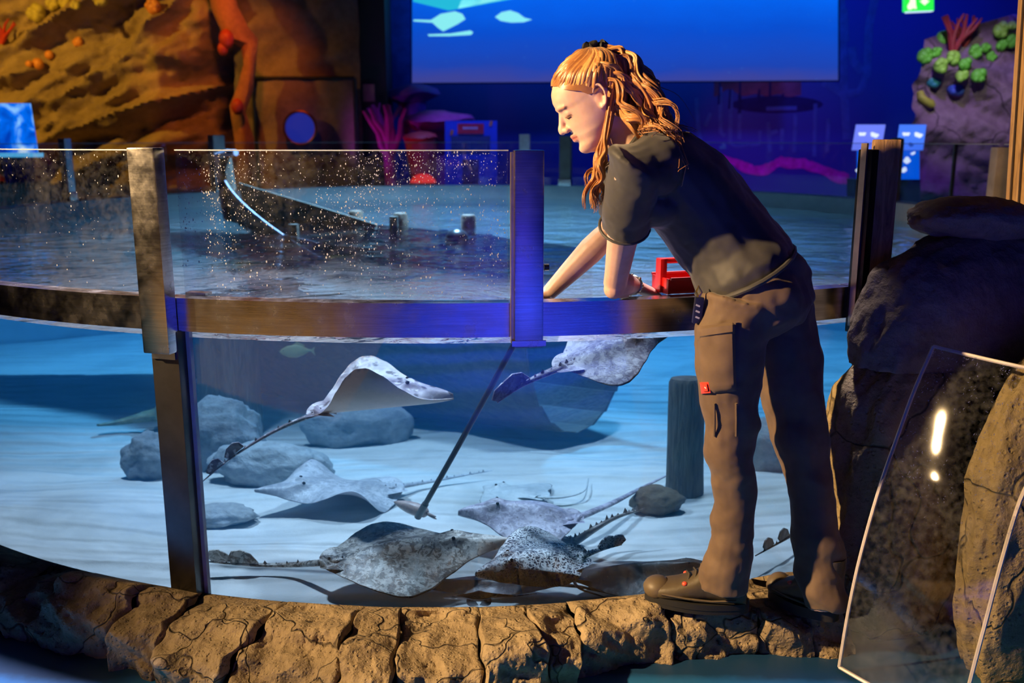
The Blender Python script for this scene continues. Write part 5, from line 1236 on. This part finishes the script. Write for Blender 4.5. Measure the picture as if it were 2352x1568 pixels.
# dim reddish rock behind the rim on that side
boulder('hall_boulder', Vector((at_y(10, 440, 8.15).x, 8.15, .45)), (.60, .38, .72), 33, 'dull red brown boulder behind the rim by the tilted screen', M_rk2, n=4, face=.2)
# green exit sign
ex = thing('exit_sign', at_y(2112, 0, 9.0) + Vector((0, 0, .15)), 'green lit emergency exit sign with white running figure and arrow', 'exit sign')
panel(ex, [(2079, 26), (2145, 24), (2145, -20), (2079, -20)], 9.0, glow('exit_green', (.02, .75, .05), 1.3), 'face', .06)
M_ew = glow('exit_white', (.75, 1.0, .6), 1.4)
for pts in ([(2086, 22), (2094, 22), (2104, 8), (2102, -8), (2092, -8), (2090, 4), (2084, 14)], [(2098, 20), (2106, 20), (2102, 2), (2096, 6)], [(2090, -10), (2100, -10), (2100, -16), (2090, -16)], [(2124, 12), (2136, 2), (2130, 2), (2130, -12), (2118, -12), (2118, 2), (2112, 2)]): panel(ex, pts, 8.995, M_ew, 'pictogram', .004)
panel(ex, [(2084, 29), (2144, 26), (2144, 24), (2084, 26)], 8.99, glow('exit_lip', (.6, .8, 1.0), 1.0), 'lit_edge', .06)
m = MB(); e0 = at_y(2112, -18, 9.03); m.tube([e0, Vector((e0.x, e0.y, 4.0))], .012, 8); child(m, 'hanger', M_blk, ex)
# ================================================================== coral rock on the far right
M_prk = rockmat('plum_faux_rock', (.10, .05, .08), (.26, .14, .22), (.36, .22, .32), 2.2, .8)
def redge(i, j): return 2.5 * max(0, (.55 - i) - (1 - j) * .42 - .12)
m = MB(); a0, a1 = at_y(2040, 420, 8.4), at_y(2560, 420, 8.4); ztp = at_y(2100, 20, 8.4).z
def rfn(i, j):
    zt = .2 + (ztp - .2) * (.90 + .10 * min(1, i * 2.2)); z = zt * j; x = a0.x + .10 + (a1.x - a0.x) * i + .22 * j * (1 - i)
    u = x - z * .8; w_ = z + x * .5
    d = fbm((u * .7, w_ * 2.2, 6), 5) * .5 + .2 * fbm((u * 3, w_ * 5, 2), 4); return Vector((x, 8.5 - .35 * d + .25 * j * j, z))
m.grid(rfn, 90, 80)
cr_ = m.build('coral_rock', M_prk, base=Vector((a0.x + 1, 8.5, 0)), angle=80); tag(cr_, 'plum coloured coral rock lit violet beyond the kiosks', 'rock face')
cbv = world_bvh(cr_); M_grn = simple('green_coral', (.16, .52, .05), .55, bump=.4, bscale=40); M_grn2 = simple('lime_coral', (.34, .60, .08), .55, bump=.4, bscale=40)
for px, py, w_ in ((2123, 129, 28), (2150, 121, 20), (2160, 152, 26), (2165, 86, 24), (2190, 132, 26), (2216, 148, 23), (2239, 119, 24), (2263, 110, 18), (2276, 130, 18), (2208, 174, 22), (2246, 174, 26), (2298, 70, 28), (2300, 105, 20), (2324, 95, 26), (2325, 58, 16)):
    coral_ball(px, py, w_ * 1.18, surfY(px, py, cbv, 8.6) - .02, M_grn if px % 3 else M_grn2, 'rounded green coral growing on the plum coloured rock', group='green corals on the plum rock', lob=6)
coral_ball(2142, 184, 32, surfY(2142, 184, cbv, 8.6) + .03, simple('teal_coral', (.03, .22, .30), .6), 'dim teal coral dome on the plum rock', lob=3); coral_ball(2195, 198, 40, surfY(2195, 198, cbv, 8.6) + .04, simple('blue_coral', (.05, .10, .55), .6), 'blue coral dome on the plum rock', lob=3)
wr = thing('worm_coral', at_y(2120, 230, 8.3), 'yellow crooked worm coral on the plum rock', 'coral'); m = MB(); m.tube([at_y(x, y, surfY(x, y, cbv, 8.5) - .03) for x, y in ((2113, 212), (2116, 225), (2126, 232), (2138, 238), (2145, 245))], [.03, .04, .035, .04, .02], 10); child(m, 'body', simple('worm_yellow', (.42, .36, .05), .6), wr)
branch_coral(2188, 122, 80, surfY(2188, 122, cbv, 8.6) - .01, simple('dark_red_coral', (.35, .03, .04), .6), 'dark red branching coral among the green corals', 6); branch_coral(2216, 104, 60, surfY(2216, 104, cbv, 8.6) - .01, simple('dark_red_coral', (.35, .03, .04), .6), 'short dark red coral leaning behind the branching one', 16)
spot('green_coral_lamp', (3.2, 6.6, 3.0), (4.0, 8.4, 1.9), 110, (.75, .95, .55), 34, .8, .05)
spot('violet_rock_lamp', (3.0, 7.0, 3.4), (4.4, 8.4, 1.2), 140, (.38, .16, 1.0), 60, .8, .05)
# ================================================================== rocks, timber and acrylic shield beside the keeper
M_brk = rockmat('dark_weathered_rock', (.13, .10, .075), (.28, .22, .15), (.44, .35, .24), 3.2, .8, crack=False)
M_brk2 = rockmat('ochre_crackled_rock', (.15, .11, .05), (.34, .25, .12), (.48, .37, .20), 3.4, .8)
boulder('big_boulder', Vector((1.305, 2.583, .765)), (.45, .17, .315), 41, 'huge dark upper boulder at the keeper\'s back', M_brk, n=6, amp=.06, fine=.03, face=.05, flat=.05, rot=(0, 0, .5), sq=2.3)
boulder('big_boulder', Vector((1.275, 2.575, .36)), (.44, .165, .43), 47, 'tall lower boulder whose lit edge shows behind the trouser leg', M_brk2, n=6, amp=.05, fine=.03, face=.05, flat=.84, rot=(0, 0, .5), sq=4.0)
boulder('rock_slab', Vector((1.27, 2.58, 1.115)), (.22, .13, .065), 52, 'rounded dark slab resting on top of the huge boulder', M_brk, 'rock', n=5, amp=.10, rot=(0, .06, .5))
boulder('crackled_boulder', Vector((1.478, 2.302, .34)), (.40, .125, .50), 58, 'ochre crackled boulder bulging behind the curved acrylic shield', M_brk2, n=6, amp=.05, fine=.035, face=.05, flat=.69, rot=(0, 0, .5), sq=2.8)
e0, e1 = at_y(2312, 830, 2.85), at_y(2356, 150, 2.85); ax_ = (e1 - e0).normalized(); ax_ = Vector((ax_.x, 0, ax_.z)).normalized(); tp0 = e0 - ax_ * (e0.z / ax_.z) + Vector((.185, .1, 0))
tim = thing('timber_post', tp0, 'massive rough leaning timber post behind the boulders', 'timber post')
rotp = Matrix.Rotation(math.atan2(ax_.x, ax_.z), 3, 'Y'); m = MB(); m.bbox(tp0 + ax_ * 1.3, (.24, .20, 2.64), .02, rotp)
child(m, 'trunk', M_timber, tim)
for k in range(3):
    m = MB(); m.tube([tp0 + Vector((-.122, -.05 + .05 * k, 0)) + ax_ * .2, tp0 + Vector((-.123, -.045 + .05 * k, 0)) + ax_ * 1.2, tp0 + Vector((-.122, -.05 + .05 * k, 0)) + ax_ * 2.3], .004, 6); child(m, 'split', simple('dark_split', (.03, .015, .006), .9), tim)
# curved acrylic shield
XT = [.095, .078, .058, .038, .02, .008, 0, 0]
Lp = [(x, y, 2.15 + e) for (x, y), e in zip([(2145, 797), (2100, 900), (2060, 1010), (2025, 1110), (1990, 1230), (1965, 1330), (1945, 1430), (1928, 1535)], XT)]
Rp = [(x, y, 1.935 + e) for (x, y), e in zip([(2470, 868), (2430, 960), (2390, 1060), (2345, 1150), (2305, 1280), (2268, 1420), (2235, 1545), (2205, 1665)], XT)]
LP_ = [at_y(*q) for q in Lp]; RP_ = [at_y(*q) for q in Rp]
shield = thing('acrylic_shield', Vector((LP_[-1].x, LP_[-1].y, 0)), 'tall curved clear acrylic shield with scratched edge in front of the ochre rock', 'acrylic shield')
def samp(P_, v):
    k = v * (len(P_) - 1); i = min(len(P_) - 2, int(k)); u = k - i; p0, p1, p2, p3 = P_[max(0, i - 1)], P_[i], P_[i + 1], P_[min(len(P_) - 1, i + 2)]
    return .5 * ((2 * p1) + (p2 - p0) * u + (2 * p0 - 5 * p1 + 4 * p2 - p3) * u * u + (3 * p1 - p0 - 3 * p2 + p3) * u ** 3)
def shf(u, v, th=0): return samp(LP_, v).lerp(samp(RP_, v), u) + Vector((.25, .9, .25)).normalized() * th + Vector((0, -.03 * math.sin(u * 3.14), 0))
def slab(fn, th, nu, nv):
    m = MB(); m.grid(lambda u, v: fn(u, v, 0), nu, nv); m.grid(lambda u, v: fn(u, v, th), nu, nv); return m
m = slab(shf, .010, 20, 40); child(m, 'sheet', clear_pane('shield_acrylic', (.90, .90, .88), 1.49, .035, .035), shield, angle=80)
M_sedge = simple('frosted_acrylic_edge', (.62, .55, .48), .35)
for nm, pts in (('side_edge', [shf(0, k / 30, .005) for k in range(31)]), ('far_side_edge', [shf(1, k / 30, .005) for k in range(31)]), ('top_edge', [shf(k / 20, 0, .005) for k in range(21)]), ('bottom_edge', [shf(k / 20, 1, .005) for k in range(21)])):
    m = MB(); m.tube(pts, .0048, 6); child(m, nm, M_sedge, shield)
rr = random.Random(77); m = MB()
for i in range(900):
    u, v = rr.random(), rr.random() ** 1.3 * .55
    if fbm((u * 4, v * 7, 3)) < -.05: continue
    p = shf(u, v, -.0006); q = Vector((rr.uniform(-1, 1), 0, rr.uniform(-1, 1))).normalized() * rr.uniform(.001, .0035); n_ = Vector((-q.z, 0, q.x)) * .25
    m.add([p - q, p + n_, p + q, p - n_], [(0, 1, 2, 3)])
o = child(m, 'scuffs', M_drop, shield); o['kind'] = 'stuff'
